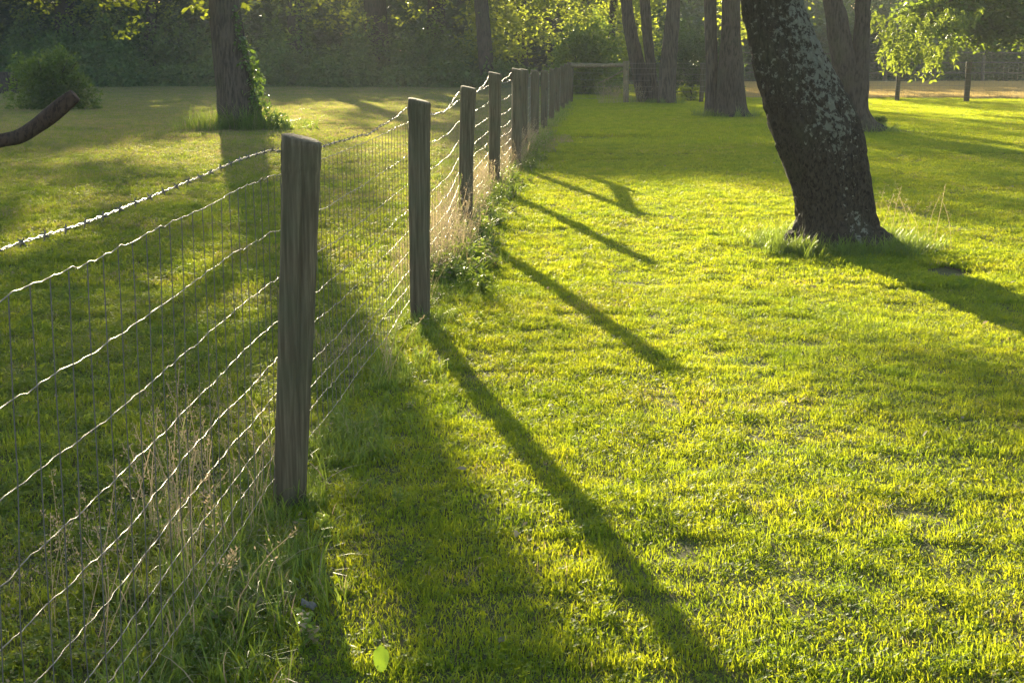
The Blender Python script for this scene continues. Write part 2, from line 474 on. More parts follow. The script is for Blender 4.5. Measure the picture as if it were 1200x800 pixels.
# ------------------------------------------------------------------ ground
def graded(lo, hi, a, b, step, grow):
    v = list(np.arange(a, b + 1e-6, step))
    s = step
    while v[-1] < hi: s *= grow; v.append(v[-1] + s)
    s = step
    while v[0] > lo: s *= grow; v.insert(0, v[0] - s)
    return np.array(v)
xs = graded(-150, 150, -14, 14, 0.4, 1.25)
ys = graded(-40, 240, 0, 60, 0.4, 1.25)
XX, YY = np.meshgrid(xs, ys)
ZZ = gz(XX, YY)
nx, ny = len(xs), len(ys)
i = np.arange(ny - 1)[:, None] * nx + np.arange(nx - 1)[None]
GQ = np.stack([i, i + 1, i + nx + 1, i + nx], -1).reshape(-1, 4)
build('ground', np.stack([XX, YY, ZZ], -1).reshape(-1, 3), GQ, M['ground'], smooth=True, kind='structure')

# cut hay field behind the far fence, on the right
hx = np.linspace(6.5, 60, 60); hy = np.linspace(43.2, 62.5, 30)
HX, HY = np.meshgrid(hx, hy)
HY2 = HY + np.where(HY < 44, 0.35 * vnoise(np.stack([HX * 0.9, HY * 0, HX * 0], -1)), 0)
i = np.arange(29)[:, None] * 60 + np.arange(59)[None]
build('hay_field', np.stack([HX, HY2, gz(HX, HY2) + 0.03], -1).reshape(-1, 3), np.stack([i, i + 1, i + 61, i + 60], -1).reshape(-1, 4), M['hay'], smooth=True, kind='structure')

# hollow of bare soil right of the leaning tree
th = np.linspace(0, 2 * math.pi, 40, endpoint=False)
rr = 1 + 0.25 * vnoise(np.stack([np.cos(th) * 2, np.sin(th) * 2, th * 0], -1))
rings = []
for k in np.linspace(0.05, 1, 8):
    x = 3.05 + 0.26 * k * rr * np.cos(th); y = 10.25 + 0.33 * k * rr * np.sin(th)
    rings.append(np.stack([x, y, gz(x, y) + 0.006 + 0.012 * vnoise(np.stack([x * 25, y * 25, x * 0], -1)) * (k < 0.95)], -1))
SV = np.concatenate(rings)
i = np.arange(7)[:, None] * 40; j = np.arange(40)[None]; jn = (j + 1) % 40
build('soil_hollow', SV, np.stack([i + j, i + jn, i + 40 + jn, i + 40 + j], -1).reshape(-1, 4), M['soil'], smooth=True, kind='structure')

# ------------------------------------------------------------------ fence along the field
# x px at base, x px at top, y px of top, distance, width
POSTS = [
    (None, None, None, 1.35, 0.125), (339, 353, 168, 4.82, 0.122), (492.5, 491.5, 120, 8.27, 0.124), (545.5, 549.5, 104, 12.4, 0.128),
    (579, 580, 86, 16.14, 0.134), (605.5, 606.5, 80.5, 18.97, 0.135), (613.5, 614, 82, 21.0, 0.125), (627, 627, 83.5, 24.6, 0.135),
    (637.5, 638, 83.5, 27.4, 0.13), (646, 646.5, 81.5, 30.2, 0.12), (653, 653.5, 79.5, 33.2, 0.12), (659, 659.5, 77, 36.2, 0.12),
    (663.5, 664, 75, 38.6, 0.12), (668, 668.5, 73.5, 40.8, 0.17)]
PB = []
for (xb, xt, yt, Y, w) in POSTS:
    if xb is None:
        PB.append((-0.90, Y, -0.875, 1.24, w)); continue
    zt = z_at(yt, Y)
    PB.append((x_at(xb, Y), Y, x_at(xt, Y, zt), zt, w))

def post_mesh(name, base, top, H, w, wt, parent, seed, tilt=(0.05, 0.03), round_top=False):
    """a weathered timber post, object origin at its base"""
    r = np.random.default_rng(seed)
    n, sides = 60, 44
    s = np.linspace(-0.12, H, n)
    extra = [(r.uniform(3.4, 6.0), *sorted(r.uniform(0.05, H, 2)), r.uniform(0.004, 0.009)) for _ in range(4)]
    lean = np.array([top[0] - base[0], top[1] - base[1]]) / H
    sw = r.normal(0, 0.006, 2)
    path = np.stack([lean[0] * s + sw[0] * np.sin(s * 2.3), lean[1] * s + sw[1] * np.sin(s * 1.9), s], -1)
    rad = np.interp(s, [-0.1, 0.0, H], [w * 0.49, w * 0.475, wt * 0.5])
    ang0 = r.uniform(0, 6.28); crack = r.uniform(4.2, 5.2)
    def disp(t, ss):
        c, q = np.abs(np.cos(t)), np.abs(np.sin(t))
        sq = 1.0 / (c ** 5 + q ** 5) ** 0.2 - 1.0        # squarish section
        P = np.stack([np.cos(t) * 3 + seed, np.sin(t) * 3, ss * 1.2], -1)
        P2 = np.stack([np.cos(t) * 14 + seed, np.sin(t) * 14, ss * 2.5], -1)
        d = rad.mean() * (0.55 * sq + 0.05 * vnoise(P) + 0.035 * vnoise(P2))
        dt = np.abs((t - crack + math.pi) % (2 * math.pi) - math.pi)
        wv = 0.05 * np.sin(ss * 5)
        d = d - 0.012 * np.exp(-((dt + wv) / 0.07) ** 2) * np.clip((ss - 0.2) / 0.2, 0, 1)
        for (c2, z0, z1, dp) in extra:
            dt = np.abs((t - c2 + math.pi) % (2 * math.pi) - math.pi)
            d = d - dp * np.exp(-((dt + 0.04 * np.sin(ss * 7 + c2)) / 0.06) ** 2) * ((ss > z0) & (ss < z1))
        d = d + 0.006 * np.clip((ss - H + 0.06) / 0.06, 0, 1) * vnoise(np.stack([np.cos(t) * 9 + seed, np.sin(t) * 9, ss * 30], -1))
        return d
    V, Q = tube(path, rad, sides, disp, upright=True)
    # slanted saw cut
    top_i = slice((n - 1) * sides, n * sides)
    c = V[top_i].mean(0)
    V[top_i, 2] += -(V[top_i, 0] - c[0]) * tilt[0] * 3 + (V[top_i, 1] - c[1]) * tilt[1]
    V2 = V[top_i].copy()
    V2 = c + (V2 - c) * 0.86; V2[:, 2] += 0.004
    V = np.vstack([V, V2])
    nb = n * sides; j = np.arange(sides); jn = (j + 1) % sides
    br = np.stack([nb - sides + j, nb - sides + jn, nb + jn, nb + j], -1)
    Q = np.concatenate([Q, br, cap_quads(nb, sides)])
    o = build(name, V, Q, M['wood'], parent, smooth=True)
    o.location = (base[0], base[1], g1(base[0], base[1]))
    return o

fence = thing('wire_fence', 'long woven wire fence with weathered grey timber posts running away across the lawn', 'fence')
for k, (xb, Y, xt, H, w) in enumerate(PB):
    post_mesh('post', (xb, Y), (xt, Y), H, w * 0.94, w, fence, 30 + k, (0.055 + 0.01 * (k % 3), 0.05))
# plank nailed across the tops of the doubled post
b5, b6 = PB[5], PB[6]
pl = []
def board(p, q, z0a, z1a, z0b, z1b, th):
    p = np.array(p); q = np.array(q); d = (q - p) / np.linalg.norm(q - p); nrm = np.array([-d[1], d[0]]) * th / 2
    V = []
    for (pt, a, b) in ((p, z0a, z1a), (q, z0b, z1b)):
        for sgn in (1, -1):
            for z in (a, b): V.append((pt[0] + sgn * nrm[0], pt[1] + sgn * nrm[1], z))
    Fz = [(0, 1, 3, 2), (4, 6, 7, 5), (0, 4, 5, 1), (2, 3, 7, 6), (1, 5, 7, 3), (0, 2, 6, 4)]
    return V, Fz
V, Fz = board((b5[2] - 0.085, b5[1] - 0.03), (b6[2] - 0.08, b6[1] + 0.05), b5[3] - 0.14, b5[3] - 0.012, b6[3] - 0.17, b6[3] - 0.012, 0.03)
build('brace_board', V, Fz, M['wood'], fence)

# plan line the wires follow: the field side of the posts
PT = np.array([(p[0] * 0.5 + p[2] * 0.5 - 0.072, p[1]) for p in PB])
seg = np.linalg.norm(np.diff(PT, axis=0), axis=1)
CUM = np.concatenate([[0], np.cumsum(seg)])
def line_at(s):
    return np.stack([np.interp(s, CUM, PT[:, 0]), np.interp(s, CUM, PT[:, 1])], -1)
TOPS = np.array([min(p[3], 1.25) for p in PB])
WIRE_Z = [1.112, 0.931, 0.769, 0.626, 0.502, 0.39, 0.282, 0.195, 0.113]
STAY = 0.105
SLEN = CUM[-1]
def bay(s):
    k = np.clip(np.searchsorted(CUM, s, side='right') - 1, 0, len(CUM) - 2)
    return k, (s - CUM[k]) / (CUM[k + 1] - CUM[k])
bay_sag = np.random.default_rng(3).uniform(0.3, 1.0, (12, len(CUM)))
bay_sag[:, 0] *= 0.3
def wire_pos(w, s):
    """point on horizontal wire w at length s"""
    k, t = bay(s)
    sc = np.interp(s, CUM, np.clip(TOPS / 1.22, 0.86, 1.0))
    z = WIRE_Z[w] * sc
    z = z - (0.018 + 0.004 * w) * bay_sag[w, k] * 4 * t * (1 - t)
    P = np.stack([s * 1.3 + w * 9.1, s * 0 + w * 3.7, s * 0], -1)
    z = z + (0.004 + 0.0016 * w) * fbm(P, 2) * np.minimum(1, 6 * np.minimum(t, 1 - t) + 0.2)
    xy = line_at(s)
    # the mesh belly leans with each bay, alike for all wires
    belly = np.where(k == 0, 0.006, 0.03) * np.sin(math.pi * t) * np.where(k % 2 == 0, 1, -0.7) * math.sin(0.6 + w * 0.28)
    return np.stack([xy[:, 0] + belly, xy[:, 1], z], -1)

step = STAY / 6
for w in range(len(WIRE_Z)):
    s = np.arange(0, SLEN, step)
    s = np.concatenate([s[s < 18], np.arange(18, SLEN, STAY / 2)])
    P = wire_pos(w, s)
    ph = s / STAY
    fade = np.where(s < 18, 1.0, 0.0)
    rk = np.random.default_rng(300 + w)
    nk = int(SLEN / STAY) + 4
    ka = rk.normal(0, 0.0023, nk * 2)                       # each half pitch kinks its own way
    kk = np.interp(ph * 2, np.arange(nk * 2), ka + 0.0030 * np.where(np.arange(nk * 2) % 2 == 0, 1, -1))
    P[:, 2] += fade * kk
    P[:, 0] += fade * 0.003 * np.cos(2 * math.pi * ph)
    P[:, 2] += gz(P[:, 0], P[:, 1])
    V, Q = tube(P, np.interp(s, [0, 6, 12, 40], [0.0013, 0.0014, 0.0017, 0.0030]), 5)
    build('line_wire', V, Q, M['wire'], fence, smooth=True)

# barbed strand on top
s = np.arange(0, SLEN, 0.03)
k, t = bay(s)
dip = np.array([0.008, 0.055, 0.10, 0.09, 0.08, 0.03, 0.06, 0.05, 0.05, 0.05, 0.05, 0.05, 0.05])
def barb_pos(s):
    k, t = bay(s)
    xy = line_at(s)
    z = np.interp(s, CUM, TOPS - 0.035)
    z = z - dip[np.clip(k, 0, 12)] * 4 * t * (1 - t)
    z = z + np.where(k == 0, 0.003, 0.014) * fbm(np.stack([s * 2.4, s * 0 + 2, s * 0], -1), 2) * np.minimum(1, 8 * np.minimum(t, 1 - t))
    return np.stack([xy[:, 0] + 0.008, xy[:, 1], z + gz(xy[:, 0], xy[:, 1])], -1)
P = barb_pos(s)
parts = []
for off in (0, math.pi):
    tw = s * 2 * math.pi / 0.11 + off
    Q2 = P + np.stack([0.0022 * np.cos(tw), 0 * tw, 0.0022 * np.sin(tw)], -1)
    parts.append(tube(Q2, np.interp(s, [0, 12, 40], [0.0012, 0.0017, 0.003]), 4))
V, Q = merge(parts)
barbed = build('barbed_wire', V, Q, M['wire'], fence, smooth=True)
rb = np.random.default_rng(8)
bs = np.arange(0.05, 24, 0.115)
BP = barb_pos(bs)
bv, bq = [], []
for p in BP:
    a = rb.uniform(0, 3.14)
    for q in range(2):
        d = np.array([math.cos(a + q * 1.4), rb.uniform(-0.3, 0.3), math.sin(a + q * 1.4)]); d /= np.linalg.norm(d)
        pth = np.array([p - d * 0.011, p, p + d * 0.011])
        bv.append(tube(pth, [0.0009, 0.0032, 0.0009], 4))
V, Q = merge(bv)
build('barbs', V, Q, M['stay'], barbed, kind='stuff')

# vertical stays: the 300 nearest one by one, the rest as one part
rs = np.random.default_rng(21)
def stay_mesh(s0):
    k, t = bay(np.array([s0]))
    lean = 0.10 * math.sin(math.pi * t[0]) * (0.8 if k[0] % 2 else -0.25) + rs.normal(0, 0.012)
    n = len(WIRE_Z)
    pts = []
    for w in range(n):
        fr = w / (n - 1)
        off = lean * math.sin(fr * 2.6) + rs.normal(0, 0.004)
        pts.append(wire_pos(w, np.array([np.clip(s0 + off, 0, SLEN)]))[0])
    P = spline(np.array(pts), 22)
    P[:, 2] += g1(P[0, 0], P[0, 1])
    return P
rest = []
svals = np.arange(0.2, SLEN - 0.05, STAY)
near = svals[:300]
for s0 in near:
    P = stay_mesh(s0)
    if s0 > 9: P = P[::2]
    V, Q = tube(P, 0.0015 if s0 < 9 else 0.0017, 3)
    build('stay_wire', V, Q, M['stay'], fence)
for s0 in svals[300:]:
    rest.append(tube(stay_mesh(s0)[::3], 0.0018, 3))
V, Q = merge(rest)
build('far_stay_wires', V, Q, M['stay'], fence, kind='stuff')

# staples that hold the wires to the two nearest posts
for k in (1, 2):
    xb, Y, xt, H, w = PB[k]
    for zz in WIRE_Z[:6] + [H - 0.035]:
        x = lerp(xb, xt, zz / H) - w * 0.5
        t = np.linspace(0, math.pi, 7)
        P = np.stack([x - 0.004 - 0.007 * np.sin(t), Y - 0.035 + 0 * t, zz + g1(xb, Y) + 0.009 * np.cos(t)], -1)
        V, Q = tube(P, 0.0014, 4)
        build('staple', V, Q, M['wire'], fence)

# ---- braced end panel at the far end
gp = (x_at(733.5, 40.2), 40.2)
brace = thing('braced_fence_panel', 'braced end panel with round top rail and single grey post beside three tree trunks', 'fence')
cz = PB[-1][3]
post_mesh('post', gp, (gp[0] - 0.02, gp[1]), z_at(71.5, 40.2), 0.15, 0.16, brace, 77, (0.0, 0.02))
a = np.array([PB[-1][2] + 0.02, 40.75, 0.98]); b = np.array([gp[0] - 0.02, 40.25, 1.0])
def rnd_rail(a, b, r, name, parent, seed):
    t = np.linspace(0, 1, 16)[:, None]
    P = a * (1 - t) + b * t
    P = P + np.random.default_rng(seed).normal(0, 0.006, P.shape)
    V, Q = tube(P, np.linspace(r, r * 0.9, 16), 10)
    n = len(V)
    Q = np.concatenate([Q, cap_quads(0, 10)[:, ::-1], cap_quads(n - 10, 10)])
    return build(name, V, Q, M['wood'], parent, smooth=True)
rnd_rail(a, b, 0.055, 'rail', brace, 4)
rnd_rail(np.array([b[0] - 0.72, 40.28, 0.52]), np.array([b[0] - 0.04, 40.25, 0.86]), 0.02, 'brace_pole', brace, 5)
for zz in (1.06, 0.8, 0.62, 0.44, 0.27, 0.12):
    t = np.linspace(0, 1, 12)[:, None]
    P = np.array([a[0], a[1], zz]) * (1 - t) + np.array([b[0], b[1], zz + 0.01]) * t
    P[:, 2] -= 0.02 * np.sin(np.pi * t[:, 0])
    V, Q = tube(P, 0.003, 4)
    build('line_wire', V, Q, M['wire'], brace)
for t in np.linspace(0.04, 0.96, 13):
    x, y = lerp(a[0], b[0], t), lerp(a[1], b[1], t)
    V, Q = tube(np.array([(x, y, 0.1), (x + 0.004, y, 0.5), (x, y, 1.05)]), 0.0018, 3)
    build('stay_wire', V, Q, M['stay'], brace)

for o in brace.children:
    if o.name.split('.')[0] in ('post', 'rail', 'brace_pole'): o.data.materials[0] = M['wood_pale']

# ---- fence at the end of the lawn, behind the trees
far = thing('pasture_fence', 'fine wire mesh fence on thin grey posts between lawn and cut hay field', 'fence')
FX = [(5.1, 40.4), (7.05, 40.6), (8.85, 40.9), (x_at(1051, 41.2), 41.2), (x_at(1132.5, 40.8), 40.8), (14.15, 40.8), (16.0, 40.9)]
for k, (x, y) in enumerate(FX):
    H = z_at(73, 40.8) if k != 3 else z_at(76, 41.2)
    post_mesh('post', (x, y), (x + 0.01, y), H, 0.15 if k == 4 else 0.12, 0.15 if k == 4 else 0.12, far, 90 + k, (0.02, 0.0))
FP = np.array([gp] + FX)
fc = np.concatenate([[0], np.cumsum(np.linalg.norm(np.diff(FP, axis=0), axis=1))])
for zz in (1.05, 0.92, 0.76, 0.6, 0.44, 0.3, 0.16):
    ss = np.linspace(0, fc[-1], 80)
    P = np.stack([np.interp(ss, fc, FP[:, 0]), np.interp(ss, fc, FP[:, 1]) - 0.08, zz + 0.01 * vnoise(np.stack([ss, ss * 0 + zz * 9, ss * 0], -1))], -1)
    V, Q = tube(P, 0.0035, 4)
    build('line_wire', V, Q, M['wire'], far)
for s0 in np.arange(0.1, fc[-1], 0.13):
    x, y = np.interp(s0, fc, FP[:, 0]), np.interp(s0, fc, FP[:, 1]) - 0.08
    V, Q = tube(np.array([(x, y, 0.05), (x + rs.normal(0, .006), y, 0.5), (x, y, 1.05)]), 0.0018, 3)
    build('stay_wire', V, Q, M['stay'], far)

# ---- post and rail fence beyond the hay field
rail = thing('rail_fence', 'distant grey rail fence along the dark hedge beyond the hay field', 'fence')
RX = np.arange(9.5, 29, 2.05)
for k, x in enumerate(RX):
    post_mesh('post', (x, 63.0 + 0.02 * k), (x + 0.02, 63.0 + 0.02 * k), 1.35, 0.15, 0.14, rail, 120 + k, (0, 0))
for k in range(len(RX) - 1):
    for zz in (1.2, 0.78, 0.38):
        rnd_rail(np.array([RX[k], 62.93 + 0.02 * k, zz + rs.normal(0, 0.02)]), np.array([RX[k + 1], 62.93 + 0.02 * k, zz + rs.normal(0, 0.02)]), 0.032, 'rail', rail, 200 + k)

# ------------------------------------------------------------------ foliage tools
LEAF6 = np.array([(0, 0, 0), (0.26, 0.30, 0.05), (0.22, 0.62, 0.03), (0, 1.0, -0.06), (-0.22, 0.62, 0.03), (-0.26, 0.30, 0.05)])
LEAF6F = np.array([(0, 1, 2, 3), (0, 3, 4, 5)])
LEAF4 = np.array([(0, 0, 0), (0.30, 0.48, 0.06), (0, 1.0, 0), (-0.30, 0.48, 0.06)])
LEAF4F = np.array([(0, 1, 2), (0, 2, 3)])
def leaves(P, size, r, six=False, droop=0.3, flat=0.6, dirs=None, ups=None):
    """leaf faces at points P, hanging outward in random directions"""
    n = len(P)
    base, fac = (LEAF6, LEAF6F) if six else (LEAF4, LEAF4F)
    sz = np.broadcast_to(np.asarray(size, float), (n,)) * r.uniform(0.65, 1.3, n)
    if dirs is None:
        a = r.uniform(0, 2 * math.pi, n)
        d = np.stack([np.cos(a), np.sin(a), r.normal(-droop, 0.45, n)], -1)
    else:
        d = dirs + r.normal(0, 0.35, (n, 3))
    d /= np.linalg.norm(d, axis=1)[:, None]
    up = np.stack([r.normal(0, flat, n), r.normal(0, flat, n), np.ones(n)], -1)
    if ups is not None: up = ups + r.normal(0, 0.45, (n, 3))
    sd = np.cross(d, up); sd /= np.linalg.norm(sd, axis=1)[:, None] + 1e-9
    nr = np.cross(sd, d)
    V = P[:, None] + sz[:, None, None] * (base[None, :, 0:1] * sd[:, None] + base[None, :, 1:2] * d[:, None] + base[None, :, 2:3] * nr[:, None])
    m = len(base)
    Fz = (fac[None] + (np.arange(n) * m)[:, None, None]).reshape(-1, fac.shape[1])
    return V.reshape(-1, 3), Fz

def clump_points(c, rad, nclump, per, spread, r, shell=0.55, zmin=None):
    """points in twig clumps spread through an ellipsoid"""
    c = np.asarray(c, float); rad = np.asarray(rad, float)
    d = r.normal(0, 1, (nclump, 3)); d /= np.linalg.norm(d, axis=1)[:, None]
    k = r.uniform(shell ** 3, 1, nclump) ** (1 / 3)
    cc = c + d * rad * k[:, None]
    cnt = np.maximum(3, (per * r.lognormal(0, 0.5, nclump)).astype(int))
    idx = np.repeat(np.arange(nclump), cnt)
    sp = spread * r.uniform(0.6, 1.4, nclump)
    P = cc[idx] + r.normal(0, 1, (len(idx), 3)) * sp[idx][:, None] * np.array([1, 1, 0.6])
    if zmin is not None: P = P[P[:, 2] > zmin]
    return P

def trunk_disp(seed, amp, lobes=0.0, fk=3.2):
    def disp(t, s):
        P = np.stack([np.cos(t) * fk + seed, np.sin(t) * fk, s * 0.9], -1)
        P2 = np.stack([np.cos(t) * fk * 3.5 + seed, np.sin(t) * fk * 3.5, s * 2.2], -1)
        rdg = 1 - 2 * np.abs(vnoise(P2))
        d = amp * (1.1 * vnoise(P) + 0.9 * rdg)
        if lobes: d = d + lobes * np.exp(-np.clip(s, 0, None) / 0.28) * (np.sin(t * 5 + seed) * 0.6 + 0.4 * np.sin(t * 3 + 1.3 * seed))
        return d
    return disp

def tree(name, label, base, path, mat, crowns=(), limbs=(), leaf='leaf_mid', leaf_size=0.16, seed=1, sides=28, amp=0.012, group=None, rings=70, cat='tree', six=False):
    """path: (dx, dy, z, radius) rows from the base; crowns: (centre, radii, clumps, per, spread)"""
    r = np.random.default_rng(seed)
    t = thing(name, label, cat, group, (base[0], base[1], g1(base[0], base[1])))
    path = np.asarray(path, float)
    C = spline(path, rings)
    lob = path[0, 3] * 0.22
    V, Q = tube(C[:, :3], C[:, 3], sides, trunk_disp(seed * 3.1, amp, lob), upright=True)
    build('trunk', V, Q, mat, t, smooth=True)
    for L in limbs:
        L = np.asarray(L, float)
        C = spline(L, 24)
        V, Q = tube(C[:, :3], C[:, 3], 10, trunk_disp(seed * 1.7, amp * 0.3))
        build('limb', V, Q, mat, t, smooth=True)
    if crowns:
        Ps = [clump_points(*c, r) if len(c) == 5 else clump_points(*c[:5], r, c[5]) for c in crowns]
        V, Fz = leaves(np.concatenate(Ps), leaf_size, r, six, flat=1.0)
        build('crown', V, Fz, M[leaf], t)
    return t

# ------------------------------------------------------------------ the leaning lichen tree
BX, BY = 2.5, 11.34
def edge_row(yl, xl, xr):
    z = z_at(yl, BY)
    return ((x_at((xl + xr) / 2, BY, z) - BX), 0.0, z, (xr - xl) / 2 / F * (BY * math.cos(PITCH) - (z - CAM_H) * math.sin(PITCH)))
rows = [(301, 908, 1058), (285, 922, 1040), (262, 934, 1026), (225, 931, 1019), (190, 920, 1014), (155, 907, 1004), (120, 894, 986), (85, 884, 968), (45, 875, 952), (0, 868, 938)]
path = [edge_row(*q) for q in rows]
path[0] = (path[0][0], 0, -0.08, path[0][3])
zt = path[-1][2]
path += [(path[-1][0] - 0.08, 0.0, zt + 0.7, 0.215), (path[-1][0] - 0.1, 0.05, zt + 1.6, 0.20), (path[-1][0] - 0.0, 0.1, zt + 2.6, 0.15)]
big = thing('leaning_tree', 'leaning dark tree trunk crusted with pale lichen on the sunlit lawn', 'tree', None, (BX, BY, g1(BX, BY)))
C = spline(np.array(path), 420)
def big_disp(t, s):
    P = np.stack([np.cos(t) * 2.2, np.sin(t) * 2.2, s * 1.1], -1)
    w = 0.35 * vnoise(np.stack([np.cos(t) * 3, np.sin(t) * 3, s * 3.0], -1))
    P2 = np.stack([np.cos(t + w * 0.55) * 9, np.sin(t + w * 0.55) * 9, s * 6.5 + 2.2 * w], -1)
    P3 = np.stack([np.cos(t) * 26, np.sin(t) * 30, s * 11], -1)
    plates = np.clip(np.abs(vnoise(P2)) * 2.6, 0, 1)
    d = 0.018 * vnoise(P) + 0.022 * plates - 0.017 + 0.008 * vnoise(P3)
    d = d + 0.085 * np.exp(-np.clip(s, 0, None) / 0.2) * (0.6 * np.sin(t * 5 + 1.0) + 0.5 * np.sin(t * 3 + 0.4))
    # a deep fold low on the right flank
    dt = np.abs((t - 5.55 + math.pi) % (2 * math.pi) - math.pi)
    d = d - 0.035 * np.exp(-(dt / 0.10) ** 2) * np.exp(-((s - 0.45) / 0.45) ** 2)
    return d
V, Q = tube(C[:, :3], C[:, 3], 230, big_disp, upright=True)
build('trunk', V, Q, M['bark_lichen'], big, smooth=True)
top = np.array(path[-1])
for k, (dx, dy, dz) in enumerate(((-1.6, 0.6, 2.4), (1.4, -0.5, 2.8), (0.4, 1.2, 3.0), (-0.5, -1.3, 2.6))):
    L = np.array([top, top + np.array([dx * 0.45, dy * 0.45, dz * 0.5, -0.05]), top + np.array([dx, dy, dz, -0.11])])
    Cc = spline(L, 20); V, Q = tube(Cc[:, :3], Cc[:, 3], 10); build('limb', V, Q, M['bark_lichen'], big, smooth=True)
rbig = np.random.default_rng(41)
V, Fz = leaves(clump_points((-0.8, 0.2, 8.2), (3.2, 3.2, 2.0), 260, 26, 0.22, rbig, 0.4), 0.14, rbig)
build('crown', V, Fz, M['leaf_mid'], big)

# ------------------------------------------------------------------ trees in and around the lawn
# tree wrapped in ivy left of the fence
IX, IY = -5.05, 27.65
def px_path(Y, rows, bx):
    out = []
    for (y, xl, xr) in rows:
        z = z_at(y, Y)
        D = Y * math.cos(PITCH) - (z - CAM_H) * math.sin(PITCH)
        out.append((x_at((xl + xr) / 2, Y, z) - bx, 0.0, z, (xr - xl) / 2 / F * D))
    out[0] = (out[0][0], 0, -0.1, out[0][3])
    return out
pth = px_path(IY, [(155, 250, 316), (140, 254, 308), (110, 254, 299), (70, 250, 291), (35, 247, 285), (0, 245, 279)], IX)
e = pth[-1]
pth += [(e[0] + 0.06, 0, 3.4, 0.27), (e[0] + 0.16, 0, 5.0, 0.26), (e[0] + 0.2, 0.1, 6.8, 0.18)]
ivy_tree = tree('ivy_tree', 'straight brown tree trunk with ivy up its right side in the pasture', (IX, IY), pth, M['bark_smooth'],
    crowns=[((-1.75, -0.2, 4.25), (1.3, 2.4, 1.15), 68, 36, 0.16, 0.1), ((-3.4, -0.5, 6.1), (3.0, 4.2, 2.6), 330, 34, 0.3, 0.1), ((-5.6, 1.0, 5.0), (2.4, 3.0, 2.3), 170, 30, 0.3, 0.1),  # crown lobes out of view, shaped and placed to shade the pasture
            ((-1.0, -0.2, 8.4), (2.5, 3, 1.6), 160, 26, 0.3, 0.1)],
    limbs=[[(e[0] - 0.1, 0, 3.6, 0.13), (-1.6, -0.3, 4.6, 0.09), (-3.6, -0.6, 5.6, 0.04)], [(e[0] - 0.25, 0, 4.8, 0.12), (-1.5, 0.8, 6.2, 0.08), (-2.6, 1.6, 7.6, 0.03)],
           [(e[0] - 0.1, 0, 3.0, 0.05), (-1.6, -0.1, 2.9, 0.03), (-2.9, -0.2, 2.35, 0.012)]],
    leaf='leaf_mid', leaf_size=0.17, seed=6, sides=40, amp=0.012)
# low leafy twigs that hang into view on it
r0 = np.random.default_rng(14)
def spray(px, py, Y, w, h, n, size, bx, by):
    z = z_at(py, Y); x = x_at(px, Y, z)
    return np.stack([x - bx + r0.normal(0, w, n), Y - by + r0.normal(0, 0.2, n), z + r0.normal(0, h, n)], -1)
Ps = np.concatenate([spray(152, 3, 27.2, 0.28, 0.05, 90, 0, IX, IY), spray(130, 5, 27.2, 0.14, 0.06, 40, 0, IX, IY), spray(160, 26, 27.2, 0.09, 0.06, 26, 0, IX, IY), spray(148, 36, 27.2, 0.10, 0.05, 30, 0, IX, IY), spray(136, 42, 27.2, 0.06, 0.03, 12, 0, IX, IY),
    spray(50, 3, 27, 0.12, 0.07, 34, 0, IX, IY), spray(54, 12, 27, 0.06, 0.04, 12, 0, IX, IY)])
V, Fz = leaves(Ps, 0.085, r0, True)
build('hanging_spray', V, Fz, M['leaf_bright'], ivy_tree)
Ps = np.concatenate([spray(235, 6, 27.3, 0.09, 0.06, 16, 0, IX, IY), spray(226, 8, 27.3, 0.05, 0.03, 5, 0, IX, IY), spray(240, 18, 27.3, 0.04, 0.04, 6, 0, IX, IY), spray(287, 8, 27.4, 0.05, 0.06, 9, 0, IX, IY), spray(297, 1, 27.4, 0.05, 0.05, 8, 0, IX, IY)])
V, Fz = leaves(Ps, 0.15, r0, True)
build('hanging_spray', V, Fz, M['leaf_bright'], ivy_tree)

# forked trunk on the right
KX, KY = 6.08, 26.32
pth = px_path(KY, [(160, 988, 1040), (150, 990, 1026), (130, 988, 1017), (105, 983, 1017), (85, 979, 1017), (62, 977, 1016)], KX)
fk = px_path(KY, [(100, 0, 0), (80, 976, 1004), (50, 971, 998), (20, 967, 992), (0, 964, 986)], KX)
fr_ = px_path(KY, [(100, 0, 0), (80, 996, 1019), (50, 1000, 1019), (20, 1002, 1020), (0, 1003, 1021)], KX)
ff = [tuple(pth[3][:3]) + (0.2,)] + fk[1:] + [(fk[-1][0] - 0.35, 0, 4.0, 0.14), (fk[-1][0] - 0.8, 0, 6.0, 0.08)]
fg = [tuple(pth[3][:3]) + (0.2,)] + fr_[1:] + [(fr_[-1][0] + 0.25, 0, 4.0, 0.12), (fr_[-1][0] + 0.6, 0, 6.0, 0.07)]
forked = tree('forked_tree', 'forked tree trunk with two stems right behind the leaning tree', (KX, KY), pth[:5], M['bark'],
    crowns=[((-0.5, 0, 6.8), (2.6, 2.6, 2.2), 220, 28, 0.28)], limbs=[], leaf='leaf_mid', leaf_size=0.17, seed=9, sides=36, amp=0.02)
for L in (ff, fg):
    Cc = spline(np.array(L), 50); V, Q = tube(Cc[:, :3], Cc[:, 3], 26, trunk_disp(4.4, 0.014), upright=True); build('stem', V, Q, M['bark'], forked, smooth=True)

